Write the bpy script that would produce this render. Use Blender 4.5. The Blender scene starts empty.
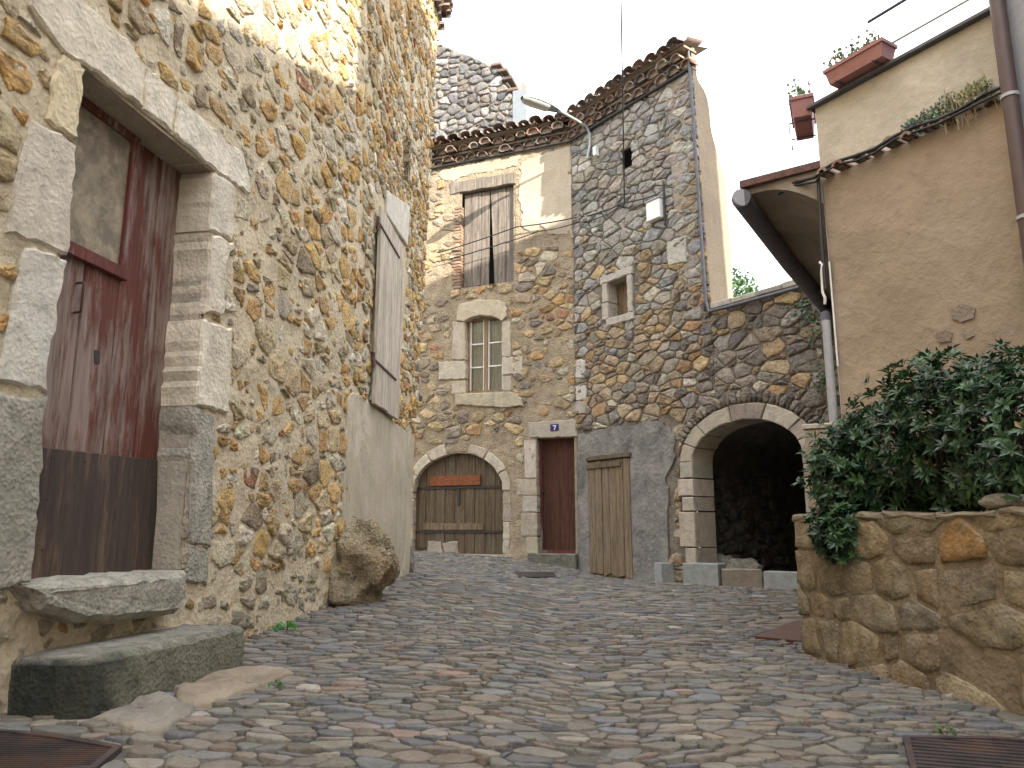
import bpy, bmesh, math, random
import numpy as np
from mathutils import Vector, noise, Matrix
from mathutils.geometry import tessellate_polygon

random.seed(7)
C = bpy.context.scene.collection
SC = bpy.context.scene
R = math.radians

# ------------------------------------------------------------------ camera
EYE = 1.0
PITCH = R(10.9)
FPX = 770.0
cam = bpy.data.objects.new('camera', bpy.data.cameras.new('camera'))
C.objects.link(cam)
cam.location = (0, 0, EYE)
cam.rotation_euler = (R(90) + PITCH, 0, 0)
cam.data.sensor_width = 36
cam.data.lens = 36 * FPX / 1024
cam.data.clip_end = 2000
SC.camera = cam

# ------------------------------------------------------------------ light
SUN_DIR = Vector((.6, -.8, 0)).normalized()      # horizontal direction towards the sun
SUN_EL = R(28)
w = bpy.data.worlds.new('World')
SC.world = w
w.use_nodes = True
nt = w.node_tree
bg = nt.nodes['Background']
sky = nt.nodes.new('ShaderNodeTexSky')
sky.sky_type = 'NISHITA'
sky.sun_disc = False
sky.sun_elevation = SUN_EL
sky.sun_rotation = math.atan2(SUN_DIR.x, SUN_DIR.y)
sky.air_density = 1.6
sky.dust_density = 2.0
sky.ozone_density = 1.0
# thin bright cloud veil over the blue
veil = nt.nodes.new('ShaderNodeMix')
veil.data_type = 'RGBA'
veil.inputs[0].default_value = 0.75
veil.inputs[7].default_value = (6.8, 6.9, 7.2, 1)
tcw = nt.nodes.new('ShaderNodeTexCoord'); sxyz = nt.nodes.new('ShaderNodeSeparateXYZ')
nt.links.new(tcw.outputs['Generated'], sxyz.inputs[0])
grad = nt.nodes.new('ShaderNodeMapRange')
grad.inputs['From Min'].default_value = 0.0; grad.inputs['From Max'].default_value = 1.0
grad.inputs['To Min'].default_value = 3.6; grad.inputs['To Max'].default_value = 12.5
nt.links.new(sxyz.outputs['Z'], grad.inputs['Value'])
vcol = nt.nodes.new('ShaderNodeVectorMath'); vcol.operation = 'SCALE'
vcol.inputs[0].default_value = (.99, .995, 1.03)
nt.links.new(grad.outputs[0], vcol.inputs['Scale'])
nt.links.new(vcol.outputs[0], veil.inputs[7])
nt.links.new(sky.outputs[0], veil.inputs[6])
nt.links.new(veil.outputs[2], bg.inputs[0])
bg.inputs[1].default_value = 0.12
sun = bpy.data.objects.new('sun', bpy.data.lights.new('sun', 'SUN'))
C.objects.link(sun)
sd = Vector((SUN_DIR.x * math.cos(SUN_EL), SUN_DIR.y * math.cos(SUN_EL), math.sin(SUN_EL)))
sun.rotation_euler = sd.to_track_quat('Z', 'Y').to_euler()
sun.data.energy = 3.0
sun.data.angle = R(0.5)
sun.data.color = (1, .93, .82)
SC.view_settings.view_transform = 'Standard'
SC.view_settings.look = 'None'
SC.view_settings.exposure = 2.1
SC.view_settings.gamma = 1
SC.cycles.max_bounces = 8
SC.cycles.diffuse_bounces = 5
SC.cycles.use_denoising = True

# ------------------------------------------------------------------ helpers
SP, CP = math.sin(PITCH), math.cos(PITCH)
def ray(px, py):
    a, b = (px - 512) / FPX, (384 - py) / FPX
    return Vector((a, CP - b * SP, SP + b * CP))

class Frame:
    """A vertical wall plane: t runs along it (left to right as seen), n points out of it."""
    def __init__(s, x, y, tx, ty):
        l = math.hypot(tx, ty)
        s.o = Vector((x, y, 0)); s.t = Vector((tx / l, ty / l, 0)); s.n = Vector((ty / l, -tx / l, 0))
    def P(s, u, v, w=0.0):
        return s.o + s.t * u + s.n * w + Vector((0, 0, v))
    def uv(s, px, py, w=0.0):
        d = ray(px, py)
        e = Vector((0, 0, EYE))
        k = (s.o + s.n * w - e).dot(s.n) / d.dot(s.n)
        p = e + d * k
        return ((p - s.o).dot(s.t), p.z)
    def poly(s, pts, w=0.0):
        return [s.uv(x, y, w) for x, y in pts]
    def loc(s, p):
        q = Vector(p) - s.o
        return q.dot(s.t), q.dot(s.n)

L1 = Frame(-2.9, 0, .185, 1)
L2 = Frame(-1.55, 7.3, .17, 2.94)
F1 = Frame(-3.0, 16.27, .925, -.379)
F2 = Frame(1.22, 14.54, .603, -.798)
R1 = Frame(2.70, 6.25, .525, -.851)
R2 = Frame(3.46, 4.86, .15, -.99)
PL = Frame(2.07, 5.72, .293, -.956)
U_BEND = L1.loc((-1.55, 7.3, 0))[0]
U_L2 = 2.96
def u_l2(z): return U_L2 + max(0, z - 1.4) * .20
U_F1 = F1.loc((1.22, 14.54, 0))[0]

# ---- ground height: thin plate spline through measured points
GP = [(-2.2, 3.6, .20), (-1.86, 3.5, .20), (-1.6, 4.9, .21), (-1.5, 7.0, .36), (-1.38, 10.2, .46), (-1.65, 15.7, .60), (-.3, 15.1, .53),
      (.83, 14.7, .41), (1.5, 14.1, .23), (2.1, 13.3, .20), (2.86, 12.25, .21), (3.7, 11.1, .19), (4.4, 10.0, .16),
      (2.07, 5.7, .14), (2.56, 4.1, .08), (0, 3, .08), (0, 0, .0), (-3, -3, -.05), (3, -3, -.08), (.6, 8.5, .22), (5, 7, .12), (-4, 8, .3), (-4, 16, .6), (6, 13, .2), (3, 16, .35)]
_A = np.array(GP)
def _tps(r2):
    return np.where(r2 > 1e-9, r2 * np.log(np.maximum(r2, 1e-9)) * .5, 0)
_n = len(_A)
_K = _tps(((_A[:, None, :2] - _A[None, :, :2]) ** 2).sum(-1)) + np.eye(_n) * .15
_Pm = np.hstack([np.ones((_n, 1)), _A[:, :2]])
_S = np.linalg.solve(np.block([[_K, _Pm], [_Pm.T, np.zeros((3, 3))]]), np.concatenate([_A[:, 2], np.zeros(3)]))
def gz(x, y):
    x = min(max(x, -5), 7); y = min(max(y, -4), 17)
    r2 = (_A[:, 0] - x) ** 2 + (_A[:, 1] - y) ** 2
    z = float((_S[:_n] * _tps(r2)).sum() + _S[_n] + _S[_n + 1] * x + _S[_n + 2] * y)
    cx = .42 + (y - 4) * .012                                  # shallow drain line down the middle
    z -= .035 * math.exp(-((x - cx) / .35) ** 2) * (1 if 2 < y < 12 else max(0, 1 - abs(y - 7) / 12))
    return z
def ghit(px, py):
    d = ray(px, py); k0 = 1.0
    for k in np.arange(1.5, 25, .02):
        if EYE + d.z * k < gz(d.x * k, d.y * k):
            return Vector((d.x * k, d.y * k, gz(d.x * k, d.y * k)))
    return Vector((d.x * 10, d.y * 10, 0))

# ---- mesh builder
WL = {}
class MB:
    def __init__(s):
        s.v, s.f, s.m, s.c, s.sm = [], [], [], [], []
    def add(s, vs, fs, col=(1, 1, 1), mat=0, smooth=False):
        b = len(s.v)
        s.v.extend([tuple(p) for p in vs])
        if col and isinstance(col[0], (tuple, list)):
            s.c.extend(col)
        else:
            s.c.extend([col] * len(vs))
        for f in fs:
            s.f.append([b + i for i in f]); s.m.append(mat); s.sm.append(smooth)
        return s
    def build(s, name, mats, parent=None, origin=None):
        me = bpy.data.meshes.new(name)
        if parent is not None:
            o = WL[parent]
        elif origin is not None:
            o = Vector(origin)
        else:
            a = np.array(s.v); o = Vector((float(a[:, 0].mean()), float(a[:, 1].mean()), float(a[:, 2].min())))
        vv = [(x - o[0], y - o[1], z - o[2]) for x, y, z in s.v]
        me.from_pydata(vv, [], s.f)
        if not isinstance(mats, (list, tuple)): mats = [mats]
        for m in mats: me.materials.append(m)
        me.polygons.foreach_set('material_index', s.m)
        me.polygons.foreach_set('use_smooth', s.sm)
        at = me.color_attributes.new('Col', 'FLOAT_COLOR', 'POINT')
        at.data.foreach_set('color', [k for c in s.c for k in (c[0], c[1], c[2], 1.0)])
        me.update()
        ob = bpy.data.objects.new(name, me)
        C.objects.link(ob)
        if parent is not None:
            ob.parent = parent
        else:
            ob.location = o
        WL[ob] = o
        return ob
    # shapes
    def prism(s, fr, poly, w0, w1, col=(1, 1, 1), mat=0, bevel=0.0, jit=0.0, seg=0, back=True):
        """A polygon of the wall plane, extruded from w0 out to w1, front edge bevelled, outline roughened."""
        poly = ccw(poly)
        if seg: poly = resample(poly, seg)
        if jit: poly = [(a + random.uniform(-jit, jit), b + random.uniform(-jit, jit)) for a, b in poly]
        n = len(poly)
        rings = [[fr.P(a, b, w0) for a, b in poly]]
        if bevel:
            rings.append([fr.P(a, b, w1 - bevel) for a, b in poly])
            ip = inset(poly, bevel)
            rings.append([fr.P(a, b, w1 + (random.uniform(-jit, jit) * .3 if jit else 0)) for a, b in ip])
        else:
            rings.append([fr.P(a, b, w1) for a, b in poly])
        vs = [p for r in rings for p in r]
        fs = []
        for k in range(len(rings) - 1):
            for i in range(n):
                j = (i + 1) % n
                fs.append((k * n + i, k * n + j, (k + 1) * n + j, (k + 1) * n + i))
        fs.append(tuple((len(rings) - 1) * n + i for i in range(n)))
        if back: fs.append(tuple(reversed(range(n))))
        return s.add(vs, fs, col, mat)
    def fbox(s, fr, u0, u1, v0, v1, w0, w1, col=(1, 1, 1), mat=0, bevel=0.0):
        return s.prism(fr, [(u0, v0), (u1, v0), (u1, v1), (u0, v1)], w0, w1, col, mat, bevel)
    def tube(s, pts, r, col=(1, 1, 1), mat=0, n=8, caps=True):
        pts = [Vector(p) for p in pts]
        rr = r if isinstance(r, (list, tuple)) else [r] * len(pts)
        vs, fs = [], []
        up = None
        for i, p in enumerate(pts):
            d = (pts[min(i + 1, len(pts) - 1)] - pts[max(i - 1, 0)])
            d = d.normalized() if d.length > 1e-9 else Vector((0, 0, 1))
            if up is None:
                up = Vector((0, 0, 1)) if abs(d.z) < .9 else Vector((1, 0, 0))
            a = (up - d * up.dot(d))
            a = a.normalized() if a.length > 1e-6 else d.orthogonal().normalized()
            up = a
            b = d.cross(a)
            for k in range(n):
                t = 2 * math.pi * k / n
                vs.append(p + (a * math.cos(t) + b * math.sin(t)) * rr[i])
        for i in range(len(pts) - 1):
            for k in range(n):
                j = (k + 1) % n
                fs.append((i * n + k, i * n + j, (i + 1) * n + j, (i + 1) * n + k))
        s.add(vs, fs, col, mat, True)
        if caps:
            s.add(vs[:n], [tuple(reversed(range(n)))], col, mat)
            s.add(vs[-n:], [tuple(range(n))], col, mat)
        return s
    def box(s, cx, cy, z0, z1, lx, ly, rot=0, col=(1, 1, 1), mat=0, bevel=.01):
        fr = Frame(cx, cy, math.cos(rot), math.sin(rot))
        h = [(-lx / 2, -ly / 2), (lx / 2, -ly / 2), (lx / 2, ly / 2), (-lx / 2, ly / 2)]
        b = bevel
        hi = [(-lx / 2 + b, -ly / 2 + b), (lx / 2 - b, -ly / 2 + b), (lx / 2 - b, ly / 2 - b), (-lx / 2 + b, ly / 2 - b)]
        vs = []
        for z, q in ((z0, h), (z1 - b, h), (z1, hi)):
            vs += [fr.o + fr.t * a - fr.n * c + Vector((0, 0, z)) for a, c in q]
        fs = [(3, 2, 1, 0), (8, 9, 10, 11)]
        for k in (0, 4):
            for i in range(4):
                j = (i + 1) % 4
                fs.append((k + i, k + j, k + 4 + j, k + 4 + i))
        return s.add(vs, fs, col, mat)

def area(p):
    return .5 * sum(p[i][0] * p[(i + 1) % len(p)][1] - p[(i + 1) % len(p)][0] * p[i][1] for i in range(len(p)))
def ccw(p):
    return list(p) if area(p) > 0 else list(reversed(p))
def resample(p, seg):
    out = []
    for i in range(len(p)):
        a, b = p[i], p[(i + 1) % len(p)]
        n = max(1, int(math.hypot(b[0] - a[0], b[1] - a[1]) / seg))
        for k in range(n):
            out.append((a[0] + (b[0] - a[0]) * k / n, a[1] + (b[1] - a[1]) * k / n))
    return out
def inset(p, d):
    n = len(p); out = []
    for i in range(n):
        a, b, c = Vector(p[i - 1]), Vector(p[i]), Vector(p[(i + 1) % n])
        e1 = (b - a); e2 = (c - b)
        if e1.length < 1e-9 or e2.length < 1e-9: out.append(tuple(b)); continue
        e1.normalize(); e2.normalize()
        m = Vector((-e1.y, e1.x)) + Vector((-e2.y, e2.x))
        if m.length < .3: m = Vector((-e1.y, e1.x))
        m.normalize()
        out.append((b.x + m.x * d, b.y + m.y * d))
    return out
def clip(p, nx, ny, c):
    """keep nx*x + ny*y <= c"""
    out = []
    n = len(p)
    for i in range(n):
        a, b = p[i], p[(i + 1) % n]
        da, db = nx * a[0] + ny * a[1] - c, nx * b[0] + ny * b[1] - c
        if da <= 0: out.append(a)
        if (da < 0 < db) or (db < 0 < da):
            k = da / (da - db)
            out.append((a[0] + (b[0] - a[0]) * k, a[1] + (b[1] - a[1]) * k))
    return out
def inside(p, x, y):
    r = False
    for i in range(len(p)):
        a, b = p[i], p[i - 1]
        if (a[1] > y) != (b[1] > y) and x < (b[0] - a[0]) * (y - a[1]) / (b[1] - a[1]) + a[0]: r = not r
    return r
def chaikin(p, k=.28):
    out = []
    for i in range(len(p)):
        a, b = p[i], p[(i + 1) % len(p)]
        out.append((a[0] + (b[0] - a[0]) * k, a[1] + (b[1] - a[1]) * k))
        out.append((b[0] - (b[0] - a[0]) * k, b[1] - (b[1] - a[1]) * k))
    return out

def cells(x0, x1, y0, y1, sx, sy, gap, rnd, jitter=.38, drop=.12, weight=.25, keep=None):
    """Irregular stone outlines filling a rectangle: clipped bisectors of jittered courses."""
    asp = sx / sy
    pts = []
    nr = int((y1 - y0) / sy) + 3; nc = int((x1 - x0) / sx) + 3
    grid = {}
    for r in range(-1, nr):
        off = rnd.random()
        rs = rnd.uniform(.85, 1.2)
        for c in range(-1, int(nc / rs) + 2):
            if rnd.random() < drop: continue
            x = x0 + (c + off + rnd.uniform(-jitter, jitter)) * sx * rs
            y = y0 + (r + rnd.uniform(-jitter, jitter) * .8) * sy
            if x > x1 + sx or y > y1 + sy: continue
            i = len(pts); pts.append((x / asp, y, rnd.uniform(-weight, weight) * sy * sy))
            grid.setdefault((int(math.floor(x / asp / sy)), int(math.floor(y / sy))), []).append(i)
    out = []
    for i, (x, y, wt) in enumerate(pts):
        X = x * asp
        if X < x0 - sx * .3 or X > x1 + sx * .3 or y < y0 - sy * .3 or y > y1 + sy * .3: continue
        if keep and not keep(X, y): continue
        gx, gy = int(math.floor(x / sy)), int(math.floor(y / sy))
        p = [(x - 1.4 * sy, y - 1.4 * sy), (x + 1.4 * sy, y - 1.4 * sy), (x + 1.4 * sy, y + 1.4 * sy), (x - 1.4 * sy, y + 1.4 * sy)]
        g = gap * rnd.uniform(.5, 1.6) if gap else 0
        for a in range(gx - 2, gx + 3):
            for b in range(gy - 2, gy + 3):
                for j in grid.get((a, b), ()):
                    if j == i: continue
                    qx, qy, qw = pts[j]
                    dx, dy = qx - x, qy - y
                    d2 = dx * dx + dy * dy
                    if d2 < 1e-8: continue
                    d = math.sqrt(d2)
                    m = (d2 + wt - qw) / (2 * d) - g / 2
                    p = clip(p, dx / d, dy / d, (x * dx + y * dy) / d + m)
                    if len(p) < 3: break
                if len(p) < 3: break
            if len(p) < 3: break
        if len(p) < 3 or area(p) < sy * sy * .06: continue
        out.append([(a * asp, b) for a, b in p])
    return out

def clip_holes(p, holes, m=0.0):
    cx = sum(a for a, b in p) / len(p); cy = sum(b for a, b in p) / len(p)
    for h in holes:
        best = None
        for i in range(len(h)):
            a, b = h[i], h[(i + 1) % len(h)]
            ex, ey = b[0] - a[0], b[1] - a[1]
            l = math.hypot(ex, ey)
            if l < 1e-9: continue
            nx, ny = ey / l, -ex / l                              # outward for ccw
            d = (cx - a[0]) * nx + (cy - a[1]) * ny
            if best is None or d > best[0]: best = (d, nx, ny, a)
        if best[0] <= 0: return []
        d, nx, ny, a = best
        p = clip(p, -nx, -ny, -(a[0] * nx + a[1] * ny + m))
        if len(p) < 3: return []
    return p

def clip_outer(p, poly):
    for i in range(len(poly)):
        a, b = poly[i], poly[(i + 1) % len(poly)]
        ex, ey = b[0] - a[0], b[1] - a[1]
        l = math.hypot(ex, ey)
        nx, ny = ey / l, -ex / l
        p = clip(p, nx, ny, a[0] * nx + a[1] * ny)
        if len(p) < 3: return []
    return p

def pick(pal, rnd):
    k = rnd.random() * sum(x[0] for x in pal)
    for wgt, c in pal:
        k -= wgt
        if k <= 0: break
    f = rnd.uniform(.78, 1.22)
    g = rnd.uniform(.95, 1.06)
    return (min(.9, c[0] * f), min(.9, c[1] * f * g), min(.9, c[2] * f * g * rnd.uniform(.93, 1.05)))

def stone(mb, P, p, h, col, rnd, mat=0, rough=.3, rounds=1, k=.28, flat=.72, sink=-.02, tilt=.5, prof=None, lift=0.0, npt=19):
    """One stone: outline p in the plane, rough and domed out to height h by P(u,v,w)."""
    for _ in range(rounds): p = chaikin(p, k)
    per = sum(math.hypot(p[i][0] - p[i - 1][0], p[i][1] - p[i - 1][1]) for i in range(len(p)))
    p = resample(p, per / npt)
    n = len(p)
    cx = sum(a for a, b in p) / n; cy = sum(b for a, b in p) / n
    jr = [rnd.uniform(-1, 1) for _ in range(n)]
    jr = [(jr[i] + .6 * jr[i - 1]) * .6 for i in range(n)]
    p = [(cx + (a - cx) * (1 + .16 * rough * j), cy + (b - cy) * (1 + .16 * rough * j)) for (a, b), j in zip(p, jr)]
    tx, ty = rnd.uniform(-1, 1) * tilt, rnd.uniform(-1, 1) * tilt - lift
    rad = max(1e-3, math.sqrt(abs(area(p)) / math.pi))
    o = Vector((rnd.uniform(0, 50), rnd.uniform(0, 50), rnd.uniform(0, 50)))
    vs = []
    for sc, hh, rr in prof or ((1.0, None, 0), (.965, .66, .4), (.5 + flat * .45, .98, .8), (flat * .55, 1.02, 1.1)):
        for a, b in p:
            da, db = (a - cx) * sc, (b - cy) * sc
            if hh is None: wv = sink
            else:
                nn = noise.noise(o + Vector((da, db, 0)) * (1.7 / rad)) + .6 * noise.noise(o + Vector((da, db, 9)) * (4.2 / rad))
                wv = h * (hh + rough * rr * nn * 1.1 + (tx * da + ty * db) / rad * .5 * hh)
            vs.append(P(cx + da, cy + db, wv))
    vs.append(P(cx, cy, h * (1 + rough * rnd.uniform(-.3, .3))))
    fs = []
    for r in range(3):
        for i in range(n):
            j = (i + 1) % n
            fs.append((r * n + i, r * n + j, (r + 1) * n + j, (r + 1) * n + i))
    for i in range(n):
        fs.append((3 * n + i, 3 * n + (i + 1) % n, 4 * n))
    mb.add(vs, fs, col, mat, True)

def mortar(mb, fr, u0, u1, v0, v1, holes, step=.045, amp=.012, mat=1, seed=0, lift=.002, umax=None):
    """Uneven mortar bed, proud of the flat wall plane; it laps over the edges of the stones."""
    nu, nv = int((u1 - u0) / step) + 1, int((v1 - v0) / step) + 1
    holes = [ccw(x) for x in holes]
    boxes = [(min(a for a, b in h) - step, max(a for a, b in h) + step, min(b for a, b in h) - step, max(b for a, b in h) + step) for h in holes]
    vs = []
    ok = []
    for j in range(nv + 1):
        for i in range(nu + 1):
            u, v = u0 + (u1 - u0) * i / nu, v0 + (v1 - v0) * j / nv
            q = fr.P(u, v, 0) + Vector((seed, 0, 0))
            w_ = amp * (.9 * noise.noise(q * 3.2) + .75 * noise.noise(q * 8) + .5 * noise.noise(q * 19))
            vs.append(fr.P(u, v, w_ + lift))
            bad = False
            for h, b in zip(holes, boxes):
                if b[0] < u < b[1] and b[2] < v < b[3] and inside(h, u, v): bad = True; break
            if umax and u > umax(v): bad = True
            ok.append(not bad)
    fs = []
    for j in range(nv):
        for i in range(nu):
            a = j * (nu + 1) + i
            f = (a, a + 1, a + nu + 2, a + nu + 1)
            if all(ok[k] for k in f): fs.append(f)
    mb.add(vs, fs, (1, 1, 1), mat, True)

def each(name, mats, parent, items, fr):
    """Every dressed stone a part of its own: items are (outline, w0, w1, colour, bevel, jitter, segment)."""
    for q, w0, w1, col, bv, ji, sg in items:
        m_ = MB(); m_.prism(fr, q, w0, w1, col, 0, bv, ji, sg); m_.build(name, mats, parent)

def flat_wall(mb, fr, outer, holes, w=-.012, mat=1, col=(1, 1, 1)):
    rings = [[Vector((a, b, 0)) for a, b in ccw(outer)]] + [[Vector((a, b, 0)) for a, b in reversed(ccw(h))] for h in holes]
    tris = tessellate_polygon(rings)
    pts = [p for r in rings for p in r]
    vs = [fr.P(p.x, p.y, w) for p in pts]
    fs = []
    for t in tris:
        a = area([(pts[i].x, pts[i].y) for i in t])
        fs.append(t if a > 0 else tuple(reversed(t)))
    mb.add(vs, fs, col, mat)

def masonry(mb, fr, outer, holes, sx, sy, gap, pal, h, seed, cover=None, rough=.35, drop=.12, jitter=.38, rounds=1, k=.26, flat=.72, size2=None, weight=.25):
    rnd = random.Random(seed)
    outer = ccw(outer); holes = [ccw(x) for x in holes]
    us = [a for a, b in outer]; vs = [b for a, b in outer]
    for p in cells(min(us), max(us), min(vs), max(vs), sx, sy, gap, rnd, jitter, drop, weight):
        p = clip_outer(p, outer)
        if len(p) < 3: continue
        p = clip_holes(p, holes)
        if len(p) < 3 or area(p) < sx * sy * .08: continue
        cx = sum(a for a, b in p) / len(p); cy = sum(b for a, b in p) / len(p)
        c = pal(cx, cy, rnd) if callable(pal) else pick(pal, rnd)
        hh = h * rnd.uniform(.5, 1.35)
        if cover:
            cv = cover(cx, cy) if callable(cover) else cover
            if rnd.random() < cv: continue
            hh *= max(.3, 1 - cv * .7)
            if cv > .15:
                s = 1 - cv * rnd.uniform(.2, .7)
                p = [(cx + (a - cx) * s, cy + (b - cy) * s) for a, b in p]
        stone(mb, fr.P, p, hh, c, rnd, 0, rough, rounds, k, flat)

# ---- things
def tag(o, label, cat, group=None, kind=None):
    if label: o['label'] = label
    if cat: o['category'] = cat
    if group: o['group'] = group
    if kind: o['kind'] = kind
    return o
def thing(name, label, cat, loc, group=None):
    o = bpy.data.objects.new(name, None)
    C.objects.link(o)
    o.location = loc
    o.empty_display_size = .2
    WL[o] = Vector(loc)
    return tag(o, label, cat, group)

# ------------------------------------------------------------------ materials
def newmat(name):
    m = bpy.data.materials.new(name); m.use_nodes = True
    t = m.node_tree
    return m, t, t.nodes['Principled BSDF']
def N(t, kind, **kw):
    n = t.nodes.new(kind)
    for k, v in kw.items(): setattr(n, k, v)
    return n
def coords(t, scale=(1, 1, 1)):
    c = N(t, 'ShaderNodeTexCoord'); m = N(t, 'ShaderNodeMapping')
    m.inputs['Scale'].default_value = scale
    t.links.new(c.outputs['Object'], m.inputs[0])
    return m.outputs[0]
def nz(t, co, scale, detail=5, rough=.6, dist=0):
    n = N(t, 'ShaderNodeTexNoise')
    n.inputs['Scale'].default_value = scale; n.inputs['Detail'].default_value = detail
    n.inputs['Roughness'].default_value = rough; n.inputs['Distortion'].default_value = dist
    t.links.new(co, n.inputs['Vector'])
    return n.outputs['Fac']
def ramp(t, fac, stops):
    r = N(t, 'ShaderNodeValToRGB')
    e = r.color_ramp.elements
    while len(e) < len(stops): e.new(.5)
    for i, (p, c) in enumerate(stops):
        e[i].position = p
        e[i].color = (c, c, c, 1) if not isinstance(c, (tuple, list)) else (*c, 1)
    t.links.new(fac, r.inputs[0])
    return r.outputs[0]
def mixc(t, fac, a, b, mode='MIX'):
    m = N(t, 'ShaderNodeMix'); m.data_type = 'RGBA'; m.blend_type = mode
    for s, v in ((0, fac), (6, a), (7, b)):
        if hasattr(v, 'links') or isinstance(v, bpy.types.NodeSocket): t.links.new(v, m.inputs[s])
        elif isinstance(v, (tuple, list)): m.inputs[s].default_value = (*v, 1)
        else: m.inputs[s].default_value = v
    return m.outputs[2]
def bump(t, bsdf, hs, dist=.01, strength=1.0):
    prev = None
    for h, d in hs:
        b = N(t, 'ShaderNodeBump')
        b.inputs['Distance'].default_value = d
        b.inputs['Strength'].default_value = strength
        t.links.new(h, b.inputs['Height'])
        if prev: t.links.new(prev, b.inputs['Normal'])
        prev = b.outputs[0]
    t.links.new(prev, bsdf.inputs['Normal'])

def rock(name, color=None, lo=.62, hi=1.25, scale=1.0, bd=.012, stain=None, stain_amt=.0, stain_scale=1.2, rough=.92, fine=1.0, tint=None):
    m, t, b = newmat(name)
    co = coords(t)
    if color is None:
        a = N(t, 'ShaderNodeVertexColor'); a.layer_name = 'Col'
        base = a.outputs[0]
    else:
        base = color
    n1 = nz(t, co, 9 * scale, 8, .68)
    n2 = nz(t, co, 55 * scale, 6, .7)
    n3 = nz(t, co, 2.2 * scale, 4, .6)
    f = ramp(t, n1, [(.28, lo), (.5, 1.0), (.74, hi)])
    c = mixc(t, 1.0, base, f, 'MULTIPLY')
    f2 = ramp(t, n2, [(.3, .72), (.52, 1.0), (.75, 1.18)])
    c = mixc(t, .75 * fine, c, f2, 'MULTIPLY')
    f3 = ramp(t, n3, [(.3, .85), (.7, 1.1)])
    c = mixc(t, .8, c, f3, 'MULTIPLY')
    if tint:
        n5 = nz(t, co, 3.5 * scale, 5, .6)
        c = mixc(t, ramp(t, n5, [(.48, 0.0), (.66, .6)]), c, tint)
    if stain:
        n4 = nz(t, co, stain_scale, 5, .62, .4)
        c = mixc(t, ramp(t, n4, [(.5 - stain_amt * .3, 0.0), (.72, min(1, .35 + stain_amt))]), c, stain)
    t.links.new(c, b.inputs['Base Color'])
    b.inputs['Roughness'].default_value = rough
    b.inputs['Specular IOR Level'].default_value = .25
    v = N(t, 'ShaderNodeTexVoronoi'); v.inputs['Scale'].default_value = 34 * scale
    t.links.new(co, v.inputs['Vector'])
    bump(t, b, [(n1, bd * 1.6), (n2, bd * .55), (v.outputs['Distance'], bd * .35)])
    return m

def wood(name, base, worn, amount=.5, rough=.8, plank=None, along='z', dark=.5):
    m, t, b = newmat(name)
    s = {'z': (26, 26, 1.3), 'x': (1.3, 26, 26)}[along]
    co = coords(t, s); c2 = coords(t, (3, 3, 1.0) if along == 'z' else (1, 3, 3))
    g = nz(t, co, 1.0, 8, .65)
    p = nz(t, c2, 1.6, 6, .65, .3)
    sc = nz(t, coords(t, (9, 9, 2.5) if along == 'z' else (2.5, 9, 9)), 3.0, 5, .7)
    c = mixc(t, 1.0, base, ramp(t, g, [(.3, dark), (.5, 1.0), (.7, 1.3)]), 'MULTIPLY')
    c = mixc(t, ramp(t, p, [(.62 - amount * .4, 0.0), (.78 - amount * .25, amount)]), c, mixc(t, .85, worn, ramp(t, g, [(.3, .55), (.7, 1.25)]), 'MULTIPLY'))
    c = mixc(t, .55, c, ramp(t, sc, [(.35, .55), (.6, 1.1)]), 'MULTIPLY')
    t.links.new(c, b.inputs['Base Color'])
    b.inputs['Roughness'].default_value = rough
    b.inputs['Specular IOR Level'].default_value = .25
    bump(t, b, [(g, .006), (sc, .004)])
    return m

def paint(name, col, bare, thr=.5, joints=.11):
    """Old paint flaking off upright boards: sharp-edged loss along the grain."""
    m, t, b = newmat(name)
    g = nz(t, coords(t, (34, 34, 1.6)), 1.0, 8, .7)
    f1 = nz(t, coords(t, (11, 11, 1.1)), 1.0, 9, .72, .3)
    f2 = nz(t, coords(t, (40, 40, 9)), 1.0, 6, .7)
    big = nz(t, coords(t, (2.2, 2.2, 1.2)), 1.0, 3, .5)
    ad = N(t, 'ShaderNodeMath', operation='ADD'); t.links.new(f1, ad.inputs[0])
    m2 = N(t, 'ShaderNodeMath', operation='MULTIPLY_ADD'); t.links.new(f2, m2.inputs[0]); m2.inputs[1].default_value = .35
    m3 = N(t, 'ShaderNodeMath', operation='MULTIPLY'); t.links.new(big, m3.inputs[0]); m3.inputs[1].default_value = .9
    t.links.new(m3.outputs[0], m2.inputs[2]); t.links.new(m2.outputs[0], ad.inputs[1])
    hf = N(t, 'ShaderNodeMath', operation='MULTIPLY'); t.links.new(ad.outputs[0], hf.inputs[0]); hf.inputs[1].default_value = .5
    mask = ramp(t, hf.outputs[0], [(thr - .02, 0.0), (thr + .06, .8)])
    pc = mixc(t, 1.0, col, ramp(t, g, [(.3, .6), (.7, 1.3)]), 'MULTIPLY')
    bc = mixc(t, 1.0, bare, ramp(t, g, [(.3, .5), (.5, .95), (.7, 1.35)]), 'MULTIPLY')
    c = mixc(t, mask, pc, bc)
    t.links.new(c, b.inputs['Base Color'])
    b.inputs['Roughness'].default_value = .75
    b.inputs['Specular IOR Level'].default_value = .25
    inv = N(t, 'ShaderNodeMath', operation='SUBTRACT'); inv.inputs[0].default_value = 1; t.links.new(mask, inv.inputs[1])
    bump(t, b, [(g, .008), (inv.outputs[0], .003)])
    return m

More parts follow.
